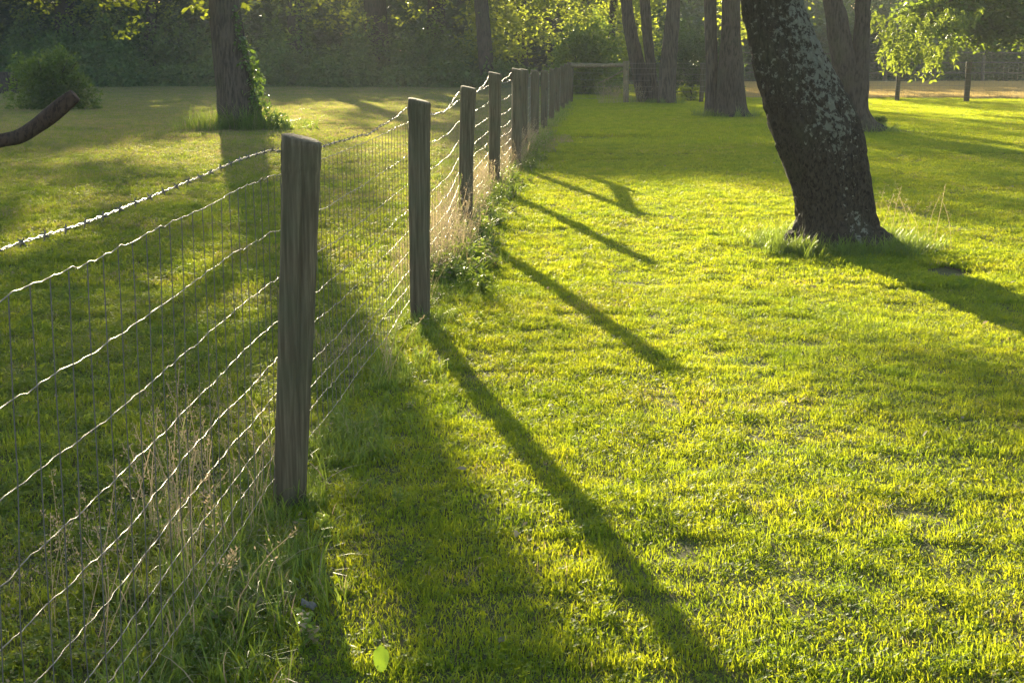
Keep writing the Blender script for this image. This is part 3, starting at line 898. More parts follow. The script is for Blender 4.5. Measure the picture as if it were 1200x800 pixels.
def simple_tree(name, label, Y, rows, mat, seed, crown=None, leaf='leaf_mid', n=140, group=None, crown_r=(2.4, 2.4, 2.2), crown_z=7.0, extra=None, amp=0.016, sides=28):
    y0, xl, xr = rows[0]
    bx = x_at((xl + xr) / 2, Y)
    p = px_path(Y, rows, bx)
    e = p[-1]; d = np.array(p[-1]) - np.array(p[-2]); d = d / max(d[2], 0.1)
    p += [(e[0] + d[0] * 1.2, 0, e[2] + 1.2, e[3] * 0.9), (e[0] + d[0] * 2.2, 0, e[2] + 3.0, e[3] * 0.65), (e[0] + d[0] * 2.6, 0, crown_z, e[3] * 0.35)]
    cx = p[-2][0]
    cr = [((cx, 0, crown_z), crown_r, n, 26, 0.3)] if crown is not False else []
    lim = []
    rr_ = np.random.default_rng(seed + 500)
    for q in range(3):
        a = rr_.uniform(0, 6.28); z0 = e[2] + 1.4 + q * 0.6
        lim.append([(cx * 0.8 + e[0] * 0.2, 0, z0, e[3] * 0.4), (cx + math.cos(a) * 0.9, math.sin(a) * 0.9, z0 + 1.0, e[3] * 0.26), (cx + math.cos(a) * 1.9, math.sin(a) * 1.9, z0 + 2.2, e[3] * 0.1)])
    return tree(name, label, (bx, Y), p, mat, cr, lim, leaf, 0.18, seed, sides, amp, group)

simple_tree('lawn_tree', 'thick tree trunk with flared base left of the leaning tree', 32.2, [(141, 832, 882), (134, 836, 876), (120, 839, 873), (80, 842, 871), (40, 845, 868), (0, 846, 867)], M['bark'], 15)
simple_tree('slender_tree', 'slender pale trunk growing tight against a thick flared trunk', 32.45, [(139, 824, 846), (125, 826, 841), (80, 827, 841), (40, 826, 840), (0, 825, 839)], M['bark_smooth'], 16, n=60, crown_r=(1.6, 1.8, 1.8), amp=0.006)
simple_tree('lawn_tree', 'rightmost of three trunks beside the braced fence panel', 39.5, [(124, 769, 794), (115, 771, 792), (80, 773, 792), (40, 778, 795), (0, 782, 797)], M['bark_smooth'], 17, n=110)
simple_tree('lawn_tree', 'middle trunk of three beside the braced fence panel', 40.3, [(122, 760, 774), (112, 761, 772), (80, 758, 768), (40, 753, 764), (0, 750, 761)], M['bark_smooth'], 18, n=80)
simple_tree('lawn_tree', 'leftmost of three trunks beside the braced fence panel, leaning left', 40.6, [(122, 743, 768), (112, 745, 763), (80, 740, 756), (40, 732, 747), (0, 727, 740)], M['bark_smooth'], 19, n=110)

# ------------------------------------------------------------------ woodland edge behind the pasture
WT = [
    ('tall straight woodland trunk directly behind the first far fence posts', 54.5, [(106, 560, 584), (98, 562, 580), (60, 560, 577), (20, 557, 573), (0, 556, 572)], 1.0),
    ('dark woodland trunk showing between bright leaves above the fence end', 60.0, [(96, 603, 621), (40, 605, 618), (0, 604, 617)], 0.8),
    ('thin woodland trunk high above the corner post', 62.0, [(94, 640, 652), (40, 641, 651), (0, 640, 651)], 0.6),
    ('broad shadowy woodland trunk in the dark thicket left of centre', 58.5, [(98, 424, 462), (60, 428, 456), (0, 426, 452)], 1.0),
    ('shadowy woodland trunk in the dark thicket nearer the middle', 59.5, [(97, 496, 524), (60, 499, 520), (0, 501, 522)], 1.0),
    ('dim woodland trunk behind the small bush at far left', 60.0, [(97, 64, 92), (60, 66, 88), (0, 64, 86)], 0.8),
    ('dim slim woodland trunk between the bush and the ivy tree', 61.0, [(96, 168, 184), (60, 169, 182), (0, 172, 184)], 0.8),
    ('dim woodland trunk right of the ivy tree', 60.5, [(97, 334, 358), (60, 336, 354), (0, 338, 356)], 0.8),
    ('thin trunk among bright leaves left of the three trunks', 56.0, [(100, 712, 722), (40, 713, 721), (0, 716, 724)], 0.5),
]
for k, (lab, Y, rows, sc) in enumerate(WT):
    simple_tree('woodland_tree', lab, Y, rows, M['bark'], 30 + k, n=int(70 * sc), crown_r=(2.0, 2.0, 1.3), crown_z=6.7, leaf='leaf_dark', group='trees along the woodland edge', sides=18)

rw = np.random.default_rng(77)
def mass(boxes, size, mat, name, label, cat, kind='stuff', six=False, flat=0.6):
    Ps = []
    for (x0, x1, y0, y1, z0, z1, ncl, per, sp) in boxes:
        c = np.stack([rw.uniform(x0, x1, ncl), rw.uniform(y0, y1, ncl), rw.uniform(z0, z1, ncl)], -1)
        cnt = np.maximum(3, (per * rw.lognormal(0, 0.5, ncl)).astype(int))
        idx = np.repeat(np.arange(ncl), cnt)
        P = c[idx] + rw.normal(0, sp, (len(idx), 3)) * np.array([1, 1, 0.7])
        P = P[P[:, 2] > 0.02]
        Ps.append(P)
    V, Fz = leaves(np.concatenate(Ps), size, rw, six, flat=flat)
    o = build(name, V, Fz, M[mat])
    return tag(o, label, cat, kind=kind)

# undergrowth at the foot of the wood: many arching clumps, uneven outline
def dome_leaves(cx, cy, rx, ry, h, n, r):
    """leaf points on and just inside a lumpy dome, with the outward direction of each"""
    d = r.normal(0, 1, (n, 3)); d[:, 2] = np.abs(d[:, 2]); d /= np.linalg.norm(d, axis=1)[:, None]
    lump = 1 + 0.30 * vnoise(d * 2.6 + cx * 7.3) + 0.16 * vnoise(d * 6.5 + cy * 3.1)
    k = lump * (1 - np.abs(r.normal(0, 0.13, n)))
    P = np.stack([cx + d[:, 0] * rx * k, cy + d[:, 1] * ry * k, d[:, 2] * h * k], -1)
    return P, d
def thicket():
    Ps, Ns = [], []
    for k in range(150):
        x = rw.uniform(-27, -0.9); row = rw.integers(0, 3)
        y = 55.2 + row * 1.5 + rw.normal(0, 0.45) + 0.5 * math.sin(x * 0.9) + 0.7 * math.sin(x * 0.37)
        h = (0.75 + 0.65 * row) * rw.uniform(0.75, 1.35)
        rx = rw.uniform(0.5, 1.1)
        P, d = dome_leaves(x, y, rx, rx * 0.9, h, int(900 * rx), rw)
        Ps.append(P); Ns.append(d)
    for k in range(26):
        x = rw.uniform(-0.9, 3.4); h = rw.uniform(0.5, 0.95)
        P, d = dome_leaves(x, 55.0 + rw.normal(0, 0.5), 0.6, 0.6, h, 420, rw)
        Ps.append(P); Ns.append(d)
    P = np.concatenate(Ps); Nn = np.concatenate(Ns)
    dirs = Nn * 0.5 + np.array([0, 0, -0.55])
    V, Fz = leaves(P, 0.17, rw, dirs=dirs, ups=Nn + np.array([0, 0, 0.4]))
    o = build('undergrowth', V, Fz, M['leaf_under'])
    tag(o, 'tangled green undergrowth along the edge of the wood', 'undergrowth', kind='stuff')
thicket()
# shaded foliage inside the wood
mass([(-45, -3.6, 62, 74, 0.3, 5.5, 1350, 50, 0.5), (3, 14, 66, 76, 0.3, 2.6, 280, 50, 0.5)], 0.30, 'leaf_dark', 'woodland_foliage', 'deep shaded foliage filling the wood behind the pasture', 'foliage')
mass([(-45, -15, 60, 80, 5.6, 8.6, 600, 30, 0.6), (-7.0, -3.8, 60, 74, 5.6, 8.0, 70, 30, 0.5)], 0.55, 'leaf_dark', 'wood_shade_layer', 'added unseen leaf layer that darkens the inside of the wood', 'foliage')  # out-of-view leaf layer, added to keep the wood below dark
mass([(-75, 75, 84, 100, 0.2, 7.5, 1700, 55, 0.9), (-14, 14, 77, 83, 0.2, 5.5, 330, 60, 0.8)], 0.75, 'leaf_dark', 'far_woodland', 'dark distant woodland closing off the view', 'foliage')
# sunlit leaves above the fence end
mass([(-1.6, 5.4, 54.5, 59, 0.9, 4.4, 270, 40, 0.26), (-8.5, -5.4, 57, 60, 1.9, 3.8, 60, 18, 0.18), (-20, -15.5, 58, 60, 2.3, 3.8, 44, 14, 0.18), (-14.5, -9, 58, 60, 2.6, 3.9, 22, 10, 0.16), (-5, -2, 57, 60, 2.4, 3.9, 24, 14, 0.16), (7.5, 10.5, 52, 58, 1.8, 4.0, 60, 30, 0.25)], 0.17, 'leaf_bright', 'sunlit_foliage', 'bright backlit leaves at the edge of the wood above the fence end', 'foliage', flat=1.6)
# unseen leaf boxes above the picture, added and shaped to shade lawn and pasture
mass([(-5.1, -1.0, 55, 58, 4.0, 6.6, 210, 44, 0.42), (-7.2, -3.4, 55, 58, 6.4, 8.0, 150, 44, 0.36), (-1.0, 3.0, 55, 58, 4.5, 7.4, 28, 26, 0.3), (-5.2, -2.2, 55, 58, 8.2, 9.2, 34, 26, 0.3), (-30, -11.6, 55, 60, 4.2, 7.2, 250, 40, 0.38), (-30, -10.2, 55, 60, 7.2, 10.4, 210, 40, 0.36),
      (-9.0, -7.5, 55, 56, 10.4, 10.75, 8, 20, 0.15)], 0.28, 'leaf_dark', 'shade_canopy', 'added leaf masses above the view that shade the lawn and pasture', 'foliage')

def bush(name, label, c, rad, ncl, per, sp, size, leaf, seed, stems=5, six=False, cat='bush'):
    r = np.random.default_rng(seed)
    t = thing(name, label, cat, None, (c[0], c[1], g1(c[0], c[1])))
    Ps, Ns = [], []
    for q in range(9):
        a = r.uniform(0, 6.28); k = r.uniform(0.15, 0.62)
        P, d = dome_leaves(rad[0] * k * math.cos(a), rad[1] * k * math.sin(a), rad[0] * r.uniform(0.3, 0.55), rad[1] * r.uniform(0.3, 0.55), rad[2] * 2 * r.uniform(0.5, 1.0), max(30, ncl * per // 9), r)
        Ps.append(P); Ns.append(d)
    for q in range(26):                                       # shoots that break the outline
        a = r.uniform(0, 6.28); k = r.uniform(0.3, 1.0); m = 22
        p0 = np.array([rad[0] * 0.5 * k * math.cos(a), rad[1] * 0.5 * k * math.sin(a), rad[2] * r.uniform(0.9, 1.5)])
        dv = np.array([0.75 * math.cos(a) * k, 0.6 * math.sin(a) * k, r.uniform(0.3, 0.9)]) * rad[2] * r.uniform(0.6, 1.0)
        f = np.linspace(0, 1, m)[:, None]
        Ps.append(p0 + dv * f + np.array([0, 0, -0.25 * rad[2]]) * f ** 2 + r.normal(0, 0.03, (m, 3)) * rad[0])
        Ns.append(r.normal(0, 0.4, (m, 3)) + np.array([0, 0, 0.8]))
    P = np.concatenate(Ps); Nn = np.concatenate(Ns)
    V, Fz = leaves(P, size, r, six, dirs=Nn * 0.8 + np.array([0, 0, -0.3]), ups=Nn + np.array([0, 0, 0.5]))
    build('foliage', V, Fz, M[leaf], t)
    for q in range(stems):
        a = r.uniform(0, 6.28)
        L = np.array([(0.06 * math.cos(a), 0.06 * math.sin(a), -0.05, 0.02), (rad[0] * 0.3 * math.cos(a), rad[1] * 0.3 * math.sin(a), rad[2] * 0.9, 0.014), (rad[0] * 0.6 * math.cos(a), rad[1] * 0.6 * math.sin(a), rad[2] * 1.6, 0.006)])
        Cc = spline(L, 10); V, Q = tube(Cc[:, :3], Cc[:, 3], 5); build('stem', V, Q, M['bark'], t, smooth=True)
    return t
bush('leafy_bush', 'rounded green bush behind the dead limb at far left', (-11.15, 36.2), (1.2, 0.8, 0.74), 330, 34, 0.11, 0.085, 'leaf_mid', 51, 7, True)
bush('broadleaf_bush', 'dark broad leaved bush behind the braced fence panel', (x_at(690, 46), 46.5), (1.5, 1.2, 1.25), 220, 30, 0.2, 0.13, 'leaf_mid', 52)
bush('ivy_hedge', 'dark clipped looking hedge between the three trunks and the thick trunk', (x_at(815, 48), 48.5), (1.5, 1.0, 1.15), 330, 34, 0.16, 0.10, 'leaf_dark', 53, cat='hedge')
bush('low_shrub', 'low sunlit shrub at the lawn edge between trunks behind', (x_at(812, 41), 41.5), (0.5, 0.35, 0.2), 40, 20, 0.08, 0.07, 'leaf_bright', 54)
bush('sapling_shrub', 'tiny bright seedling at the foot of the forked trunk', (x_at(1033, 27), 27.1), (0.13, 0.1, 0.13), 12, 7, 0.04, 0.05, 'leaf_bright', 55, 3, True)

# ------------------------------------------------------------------ right background: tree with drooping leaf sprays
HXX, HYY = 14.2, 38.6
hang = tree('drooping_tree', 'light green tree with drooping leaf sprays reaching over the pasture fence', (HXX, HYY),
    [(0, 0, -0.1, 0.2), (0.05, 0, 1.2, 0.15), (-0.3, 0, 3.0, 0.12), (-0.9, 0, 5.0, 0.06)], M['bark'],
    crowns=[((-2.0, 0.3, 3.9), (2.8, 1.8, 1.5), 170, 30, 0.28), ((-1.2, 0.2, 2.4), (1.7, 1.2, 0.75), 90, 34, 0.22), ((-3.6, 0, 2.3), (0.8, 0.8, 0.5), 40, 26, 0.16), ((-1.6, 0.4, 2.35), (2.2, 1.2, 0.85), 190, 40, 0.2, 0.2)],
    limbs=[[(0.0, 0, 1.6, 0.1), (-1.4, 0, 2.9, 0.06), (-3.4, -0.1, 2.5, 0.025), (-4.4, -0.2, 1.7, 0.01)], [(-0.1, 0, 2.2, 0.08), (-0.9, 0.2, 2.3, 0.04), (-1.9, 0.1, 1.7, 0.015)]],
    leaf='leaf_mid', leaf_size=0.15, seed=61, sides=16)
r0 = np.random.default_rng(62)
Ps, Ds = [], []
for (px, py, n, w) in [(1035, 30, 3, 8), (1048, 45, 4, 10), (1062, 35, 4, 12), (1075, 25, 4, 12), (1092, 40, 3, 10), (1042, 62, 3, 6), (1060, 60, 3, 8), (1082, 62, 4, 10), (1100, 64, 3, 8), (1045, 75, 2, 5), (1086, 78, 2, 5), (1066, 72, 2, 6), (1116, 58, 3, 9), (1110, 30, 4, 12), (1130, 20, 4, 14)]:
    for _ in range(n * 3):
        Y = 36.4 + r0.uniform(-0.5, 0.8)
        z = z_at(py - 10 + r0.normal(0, 4), Y); x = x_at(px + r0.normal(0, w), Y, z)
        # a compound leaf: leaflets in pairs down a drooping stalk
        dirv = np.array([r0.normal(-0.25, 0.5), r0.normal(-0.2, 0.3), -0.75]); dirv /= np.linalg.norm(dirv)
        L = r0.uniform(0.3, 0.45)
        for q in np.linspace(0.1, 1, 7):
            for sg in (-1, 1):
                Ps.append((x - HXX + dirv[0] * L * q, Y - HYY + dirv[1] * L * q, z + dirv[2] * L * q - 0.1 * q * q))
                sd = np.array([dirv[2], 0.2, -dirv[0]]) * sg
                Ds.append(sd * 0.8 + dirv * 0.7 + np.array([0, 0, -0.2]))
V, Fz = leaves(np.array(Ps), 0.115, r0, True, dirs=np.array(Ds))
build('hanging_spray', V, Fz, M['leaf_spray'], hang)

bush('background_shrub', 'soft green shrub tree behind the rail fence at far right', (21.5, 66), (4.0, 2.2, 2.2), 330, 36, 0.35, 0.2, 'leaf_mid', 71)
bush('background_shrub', 'dark rounded shrub behind the rail fence right of the forked trunk', (15.5, 67), (3.2, 2.0, 2.0), 260, 36, 0.35, 0.2, 'leaf_dark', 72)
bush('background_shrub', 'dark shrub behind the hay field near the thick trunk', (9.6, 66), (3.4, 2.0, 1.9), 240, 36, 0.35, 0.2, 'leaf_dark', 73)
mass([(4, 45, 70, 85, 0.4, 6.0, 620, 55, 0.6)], 0.3, 'leaf_dark', 'hedgerow_foliage', 'dark hedgerow foliage far behind the hay field', 'foliage')

# ------------------------------------------------------------------ ivy and weeds on the pasture tree
ri = np.random.default_rng(81)
t = thing('ivy_vine', 'ivy climbing the right side of the straight brown trunk', 'ivy', None, (IX, IY - 0.35, 0))
Ps = []
for (px, py, w, n) in [(275, 15, 3, 16), (277, 30, 4, 26), (281, 45, 5, 40), (287, 58, 5, 46), (293, 70, 6, 56), (297, 82, 7, 70), (299, 95, 7, 80), (301, 108, 8, 90), (304, 122, 10, 110), (300, 135, 14, 120), (318, 138, 14, 120), (330, 143, 9, 60)]:
    Y = IY - 0.3
    z = z_at(py + ri.normal(0, 5, n), Y)
    x = x_at(px + ri.normal(0, w * 0.62, n), Y, z)
    Ps.append(np.stack([x - IX, ri.normal(0.1, 0.1, n), z], -1))
P = np.concatenate(Ps); P = P[P[:, 2] > 0.02]
V, Fz = leaves(P, 0.085, ri, True, droop=0.8)
build('foliage', V, Fz, M['ivy'], t)
L = np.array([(0.28, 0.1, -0.05, 0.025), (0.25, 0.15, 0.8, 0.02), (0.1, 0.18, 1.5, 0.014), (0.0, 0.2, 2.3, 0.008)])
Cc = spline(L, 24); V, Q = tube(Cc[:, :3], Cc[:, 3], 6); build('stem', V, Q, M['bark'], t, smooth=True)

# ------------------------------------------------------------------ low dead limb at the left edge
LX, LY = -5.35, 12.2
limb_tree = thing('pruned_tree', 'curved brown sawn off limb reaching in from the left edge', 'tree', None, (LX, LY, g1(LX, LY)))
Cc = spline(np.array([(-0.35, 0, -0.1, 0.3), (-0.35, 0, 0.5, 0.24), (-0.4, 0, 1.6, 0.21), (-0.5, 0.1, 3.4, 0.17), (-0.6, 0.1, 5.0, 0.1)]), 50)
V, Q = tube(Cc[:, :3], Cc[:, 3], 24, trunk_disp(2.2, 0.012, 0.05), upright=True); build('trunk', V, Q, M['bark_dead'], limb_tree, smooth=True)
rows = [(-45, 178, 8.5), (0, 165, 7.8), (22, 160, 8.0), (42, 148, 8.5), (58, 136, 9.5), (74, 123, 9.5), (88, 112, 8.0)]
Lp = [(-0.3, 0, 0.62, 0.085)]
for (px, py, r_) in rows:
    z = z_at(py, LY); x = x_at(px, LY, z)
    Lp.append((x - LX, 0.0, z, r_ / F * 12.2))
Cc = spline(np.array(Lp), 60)
V, Q = tube(Cc[:, :3], Cc[:, 3], 20, trunk_disp(5.2, 0.004), upright=False)
Q = np.concatenate([Q, cap_quads(59 * 20, 20)])
build('limb', V, Q, M['bark_dead'], limb_tree, smooth=True)
rl = np.random.default_rng(91)
V, Fz = leaves(clump_points((-1.2, 0.2, 6.2), (2.0, 2.2, 1.5), 120, 24, 0.25, rl, 0.3), 0.15, rl)
build('crown', V, Fz, M['leaf_mid'], limb_tree)

# stump at the far left edge of the pasture
st = thing('tree_stump', 'low grey tree stump by the thicket at the far left edge', 'stump', None, (x_at(8, 47), 47, 0))
Cc = np.array([(0, 0, -0.05, 0.42), (0, 0, 0.1, 0.36), (0.02, 0, 0.4, 0.31), (0.03, 0, 0.68, 0.30), (0.03, 0, 0.70, 0.27)])
V, Q = tube(Cc[:, :3], Cc[:, 3], 24, trunk_disp(8.2, 0.02, 0.05), upright=True)
Q = np.concatenate([Q, cap_quads(4 * 24, 24)])
build('trunk', V, Q, M['bark'], st, smooth=True)

# ------------------------------------------------------------------ grass
def blade(r, x, y, h, w, az, bend, z0=-0.012, face=None):
    d = np.array([math.cos(az), math.sin(az)])
    fa = az + math.pi / 2 + r.normal(0, 0.5) if face is None else face
    sx, sy = math.cos(fa) * w / 2, math.sin(fa) * w / 2
    m = 0.55
    b1 = bend * 0.35 * h; b2 = bend * h
    hz = h * math.sqrt(max(0.1, 1 - min(0.9, bend) ** 2 * 0.7))
    V = [(x - sx, y - sy, z0), (x + sx, y + sy, z0),
         (x + d[0] * b1 + sx * 0.9, y + d[1] * b1 + sy * 0.9, hz * m), (x + d[0] * b1 - sx * 0.9, y + d[1] * b1 - sy * 0.9, hz * m),
         (x + d[0] * b2 + sx * 0.12, y + d[1] * b2 + sy * 0.12, hz), (x + d[0] * b2 - sx * 0.12, y + d[1] * b2 - sy * 0.12, hz)]
    return V, [(0, 1, 2, 3), (3, 2, 4, 5)]

def turf(seed, size, n, h0, h1, w, clover=0.0, bendmu=0.5, rough=0.45, fine=True):
    """a square of turf, blades and clover, heights rising and falling in small clumps"""
    r = np.random.default_rng(seed)
    x, y = r.uniform(-0.52, 0.52, (2, n)) * size
    nz = fbm(np.stack([x * 9 + seed * 7.7, y * 9, x * 0], -1), 2)
    cl = r.uniform(0, 1, n) < clover * (1 + 1.2 * vnoise(np.stack([x * 5 + seed * 3.1, y * 5, x * 0 + 4], -1)))
    parts = []
    k = ~cl
    bx, by, h = x[k], y[k], r.uniform(h0, h1, k.sum()) * (1 + rough * nz[k])
    m = len(bx)
    az = r.uniform(0, 2 * math.pi, m); bd = np.clip(np.abs(r.normal(bendmu, 0.28, m)), 0, 1.1)
    fa = az + math.pi / 2 + r.normal(0, 0.5, m); ww = w * r.uniform(0.7, 1.3, m) / 2
    sx, sy = np.cos(fa) * ww, np.sin(fa) * ww
    hz = h * np.sqrt(np.clip(1 - 0.7 * np.minimum(bd, 0.9) ** 2, 0.1, 1))
    dx, dy = np.cos(az), np.sin(az)
    def ring(f, b, kw): return np.stack([np.stack([bx + dx * b * h + s_ * sx * kw, by + dy * b * h + s_ * sy * kw, hz * f - 0.012 * (f == 0)], -1) for s_ in (-1, 1)], 1)
    if fine:
        V = np.concatenate([ring(0, 0 * bd, 1), ring(0.55, bd * 0.35, 0.9), ring(1, bd, 0.12)], 1).reshape(-1, 3)
        q = np.array([(0, 1, 3, 2), (2, 3, 5, 4)])
        Q = (q[None] + (np.arange(m) * 6)[:, None, None]).reshape(-1, 4)
    else:
        V = np.concatenate([ring(0, 0 * bd, 1), ring(1, bd, 0.3)], 1).reshape(-1, 3)
        Q = (np.array([(0, 1, 3, 2)])[None] + (np.arange(m) * 4)[:, None, None]).reshape(-1, 4)
    parts.append((V, Q))
    if cl.any():
        bx, by = x[cl], y[cl]; m = len(bx)
        h = r.uniform(h0 * 0.8, h1 * 0.8, m) * (1 + rough * nz[cl]); s_ = w * r.uniform(1.4, 2.3, m); a0 = r.uniform(0, 6.28, m); tl = r.normal(0, 0.35, (m, 2))
        for kk in range(3):
            aa = a0 + kk * 2.094; pts = []
            for (u, v) in ((0, 0), (0.8, 0.55), (1.25, 0), (0.8, -0.55)):
                ddx = s_ * (u * np.cos(aa) - v * np.sin(aa)); ddy = s_ * (u * np.sin(aa) + v * np.cos(aa))
                pts.append(np.stack([bx + ddx, by + ddy, h + ddx * tl[:, 0] + ddy * tl[:, 1] + 0.15 * s_ * u], -1))
            parts.append((np.stack(pts, 1).reshape(-1, 3), (np.array([(0, 1, 2, 3)])[None] + (np.arange(m) * 4)[:, None, None]).reshape(-1, 4)))
    return merge(parts)

def scatter(name, label, cat, tufts, P, rot, scl, idx, dry, tint, mat, kind='stuff'):
    """one object that carries its tuft shapes and the points they are set on (geometry nodes)"""
    V, Q = merge(tufts)
    gid = np.concatenate([np.full(len(t[0]), k) for k, t in enumerate(tufts)])
    nT = len(V); n = len(P)
    AV = np.concatenate([V, P]).astype(np.float32)
    me = bpy.data.meshes.new(name)
    me.vertices.add(len(AV)); me.vertices.foreach_set('co', AV.reshape(-1))
    me.loops.add(Q.size); me.loops.foreach_set('vertex_index', Q.reshape(-1).astype(np.int32))
    me.polygons.add(len(Q)); me.polygons.foreach_set('loop_start', (np.arange(len(Q)) * 4).astype(np.int32))
    me.update(calc_edges=True)
    def attr(nm, tp, arr, field='value'):
        a = me.attributes.new(nm, tp, 'POINT'); a.data.foreach_set(field, np.ascontiguousarray(arr).reshape(-1))
    attr('gid', 'INT', np.concatenate([gid, np.full(n, -1)]).astype(np.int32))
    z = np.zeros(nT, np.float32)
    attr('rot', 'FLOAT_VECTOR', np.concatenate([np.zeros((nT, 3)), rot]).astype(np.float32), 'vector')
    attr('scl', 'FLOAT', np.concatenate([z, scl]).astype(np.float32))
    attr('pick', 'INT', np.concatenate([z, idx]).astype(np.int32))
    attr('dry', 'FLOAT', np.concatenate([z, dry]).astype(np.float32))
    attr('tint', 'FLOAT_VECTOR', np.concatenate([np.zeros((nT, 3)), tint]).astype(np.float32), 'vector')
    me.materials.append(mat)
    ob = bpy.data.objects.new(name, me); COL.objects.link(ob)
    ng = bpy.data.node_groups.new(name + '_nodes', 'GeometryNodeTree')
    ng.interface.new_socket('Geometry', in_out='INPUT', socket_type='NodeSocketGeometry')
    ng.interface.new_socket('Geometry', in_out='OUTPUT', socket_type='NodeSocketGeometry')
    A = ng.nodes.new
    gi, go = A('NodeGroupInput'), A('NodeGroupOutput')
    def named(nm, tp):
        q = A('GeometryNodeInputNamedAttribute'); q.data_type = tp; q.inputs['Name'].default_value = nm; return q.outputs[0]
    cmp_ = A('FunctionNodeCompare'); cmp_.data_type = 'INT'; cmp_.operation = 'LESS_THAN'
    L = ng.links.new
    ints = [q for q in cmp_.inputs if q.type == 'INT']
    L(named('gid', 'INT'), ints[0]); ints[1].default_value = 0
    sep = A('GeometryNodeSeparateGeometry'); sep.domain = 'POINT'
    L(gi.outputs[0], sep.inputs[0]); L(cmp_.outputs[0], sep.inputs[1])
    spl = A('GeometryNodeSplitToInstances'); spl.domain = 'POINT'
    L(sep.outputs[1], spl.inputs[0]); L(named('gid', 'INT'), spl.inputs['Group ID'])
    iop = A('GeometryNodeInstanceOnPoints')
    L(sep.outputs[0], iop.inputs['Points']); L(spl.outputs[0], iop.inputs['Instance'])
    iop.inputs['Pick Instance'].default_value = True
    L(named('pick', 'INT'), iop.inputs['Instance Index'])
    L(named('rot', 'FLOAT_VECTOR'), iop.inputs['Rotation']); L(named('scl', 'FLOAT'), iop.inputs['Scale'])
    L(iop.outputs[0], go.inputs[0])
    md = ob.modifiers.new('scatter', 'NODES'); md.node_group = ng
    ob['label'] = label; ob['category'] = cat; ob['kind'] = kind
    return ob

def fence_x(y): return np.interp(y, PT[:, 1], PT[:, 0])
rg = np.random.default_rng(101)
def lawn_zone(name, label, d0, d1, size, tiles, side, mat, k=0.40, margin=1.2):
    """turf squares laid edge to edge"""
    gx = np.arange(-0.42 * d1 - 2, 0.42 * d1 + 2, size); gy = np.arange(d0 + size / 2, d1, size)
    X, Y = [a.ravel() for a in np.meshgrid(gx, gy)]
    fx = fence_x(Y)
    keep = ((X > fx) if side > 0 else (X <= fx)) & (np.abs(X) < k * Y + margin + size)
    keep &= ~((X > 6.3) & (Y > 42.8)); keep &= ~((X < 2.5) & (Y > 56.5))
    keep &= ~((np.abs(X - 3.07) < size * 0.5) & (np.abs(Y - 10.25) < size * 0.5))
    X, Y = X[keep], Y[keep]; n = len(X)
    P = np.stack([X, Y, gz(X, Y)], -1)
    e = size * 0.4
    sxx = (gz(X + e, Y) - gz(X - e, Y)) / (2 * e); syy = (gz(X, Y + e) - gz(X, Y - e)) / (2 * e)
    rot = np.stack([syy * 0, sxx * 0, rg.integers(0, 4, n) * math.pi / 2], -1)
    scatter(name, label, 'grass', tiles, P, rot, rg.uniform(0.94, 1.1, n), rg.integers(0, len(tiles), n), np.zeros(n), np.ones((n, 3)), mat)
    return X, Y

NEAR = [turf(1 + k, 0.5, 3900, 0.012, 0.034, 0.0034, 0.14, 0.8, 0.8) for k in range(10)]
NEARL = [turf(21 + k, 0.5, 2900, 0.016, 0.046, 0.0042, 0.34, 0.7, 0.7) for k in range(10)]
MID = [turf(41 + k, 1.0, 9000, 0.012, 0.035, 0.0055, 0.08, 0.75, 0.8) for k in range(7)]
MIDL = [turf(51 + k, 1.0, 7000, 0.02, 0.055, 0.006, 0.14, 0.65, 0.7) for k in range(6)]
FAR = [turf(61 + k, 2.0, 16000, 0.016, 0.045, 0.012, 0.0, fine=False) for k in range(5)]
lawn_zone('lawn_grass', 'short sunlit lawn grass right of the fence, nearest the viewer', 2.5, 9.5, 0.5, NEAR, 1, M['grass'])
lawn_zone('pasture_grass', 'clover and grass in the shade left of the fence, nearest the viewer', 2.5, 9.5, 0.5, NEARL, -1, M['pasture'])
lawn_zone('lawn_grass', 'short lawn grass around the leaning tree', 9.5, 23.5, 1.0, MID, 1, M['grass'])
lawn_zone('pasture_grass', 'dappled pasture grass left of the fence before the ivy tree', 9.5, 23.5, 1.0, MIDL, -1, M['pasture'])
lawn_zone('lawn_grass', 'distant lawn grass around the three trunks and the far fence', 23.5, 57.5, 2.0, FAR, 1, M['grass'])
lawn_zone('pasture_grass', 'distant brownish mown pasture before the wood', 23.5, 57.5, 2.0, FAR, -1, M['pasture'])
HAYT = [turf(71 + k, 2.0, 9000, 0.02, 0.06, 0.014, 0.0, fine=False) for k in range(3)]
gx = np.arange(7.6, 32, 2.0); gy = np.arange(44.3, 62, 2.0)
X, Y = [a.ravel() for a in np.meshgrid(gx, gy)]; n = len(X)
scatter('hay_stubble', 'tan cut hay stubble beyond the pasture fence', 'stubble', HAYT, np.stack([X, Y, gz(X, Y) + 0.03], -1), np.stack([X * 0, X * 0, rg.integers(0, 4, n) * math.pi / 2], -1), np.ones(n), rg.integers(0, 3, n), np.ones(n), np.ones((n, 3)), M['stubble'])
# turf around the bare hollow, set clump by clump to leave the soil open
n = 900
x = rg.uniform(2.4, 3.8, n); y = rg.uniform(9.5, 11.0, n)
ok = ((x - 3.07) / 0.19) ** 2 + ((y - 10.25) / 0.26) ** 2 > 1
x, y = x[ok], y[ok]; n = len(x)
SMALL = [turf(91 + k, 0.09, 60, 0.015, 0.042, 0.0055, 0.05) for k in range(4)]
scatter('lawn_grass', 'lawn grass round the bare soil hollow', 'grass', SMALL, np.stack([x, y, gz(x, y)], -1), np.stack([x * 0, x * 0, rg.uniform(0, 6.28, n)], -1), rg.uniform(0.8, 1.3, n), rg.integers(0, 4, n), np.zeros(n), np.ones((n, 3)), M['grass'])

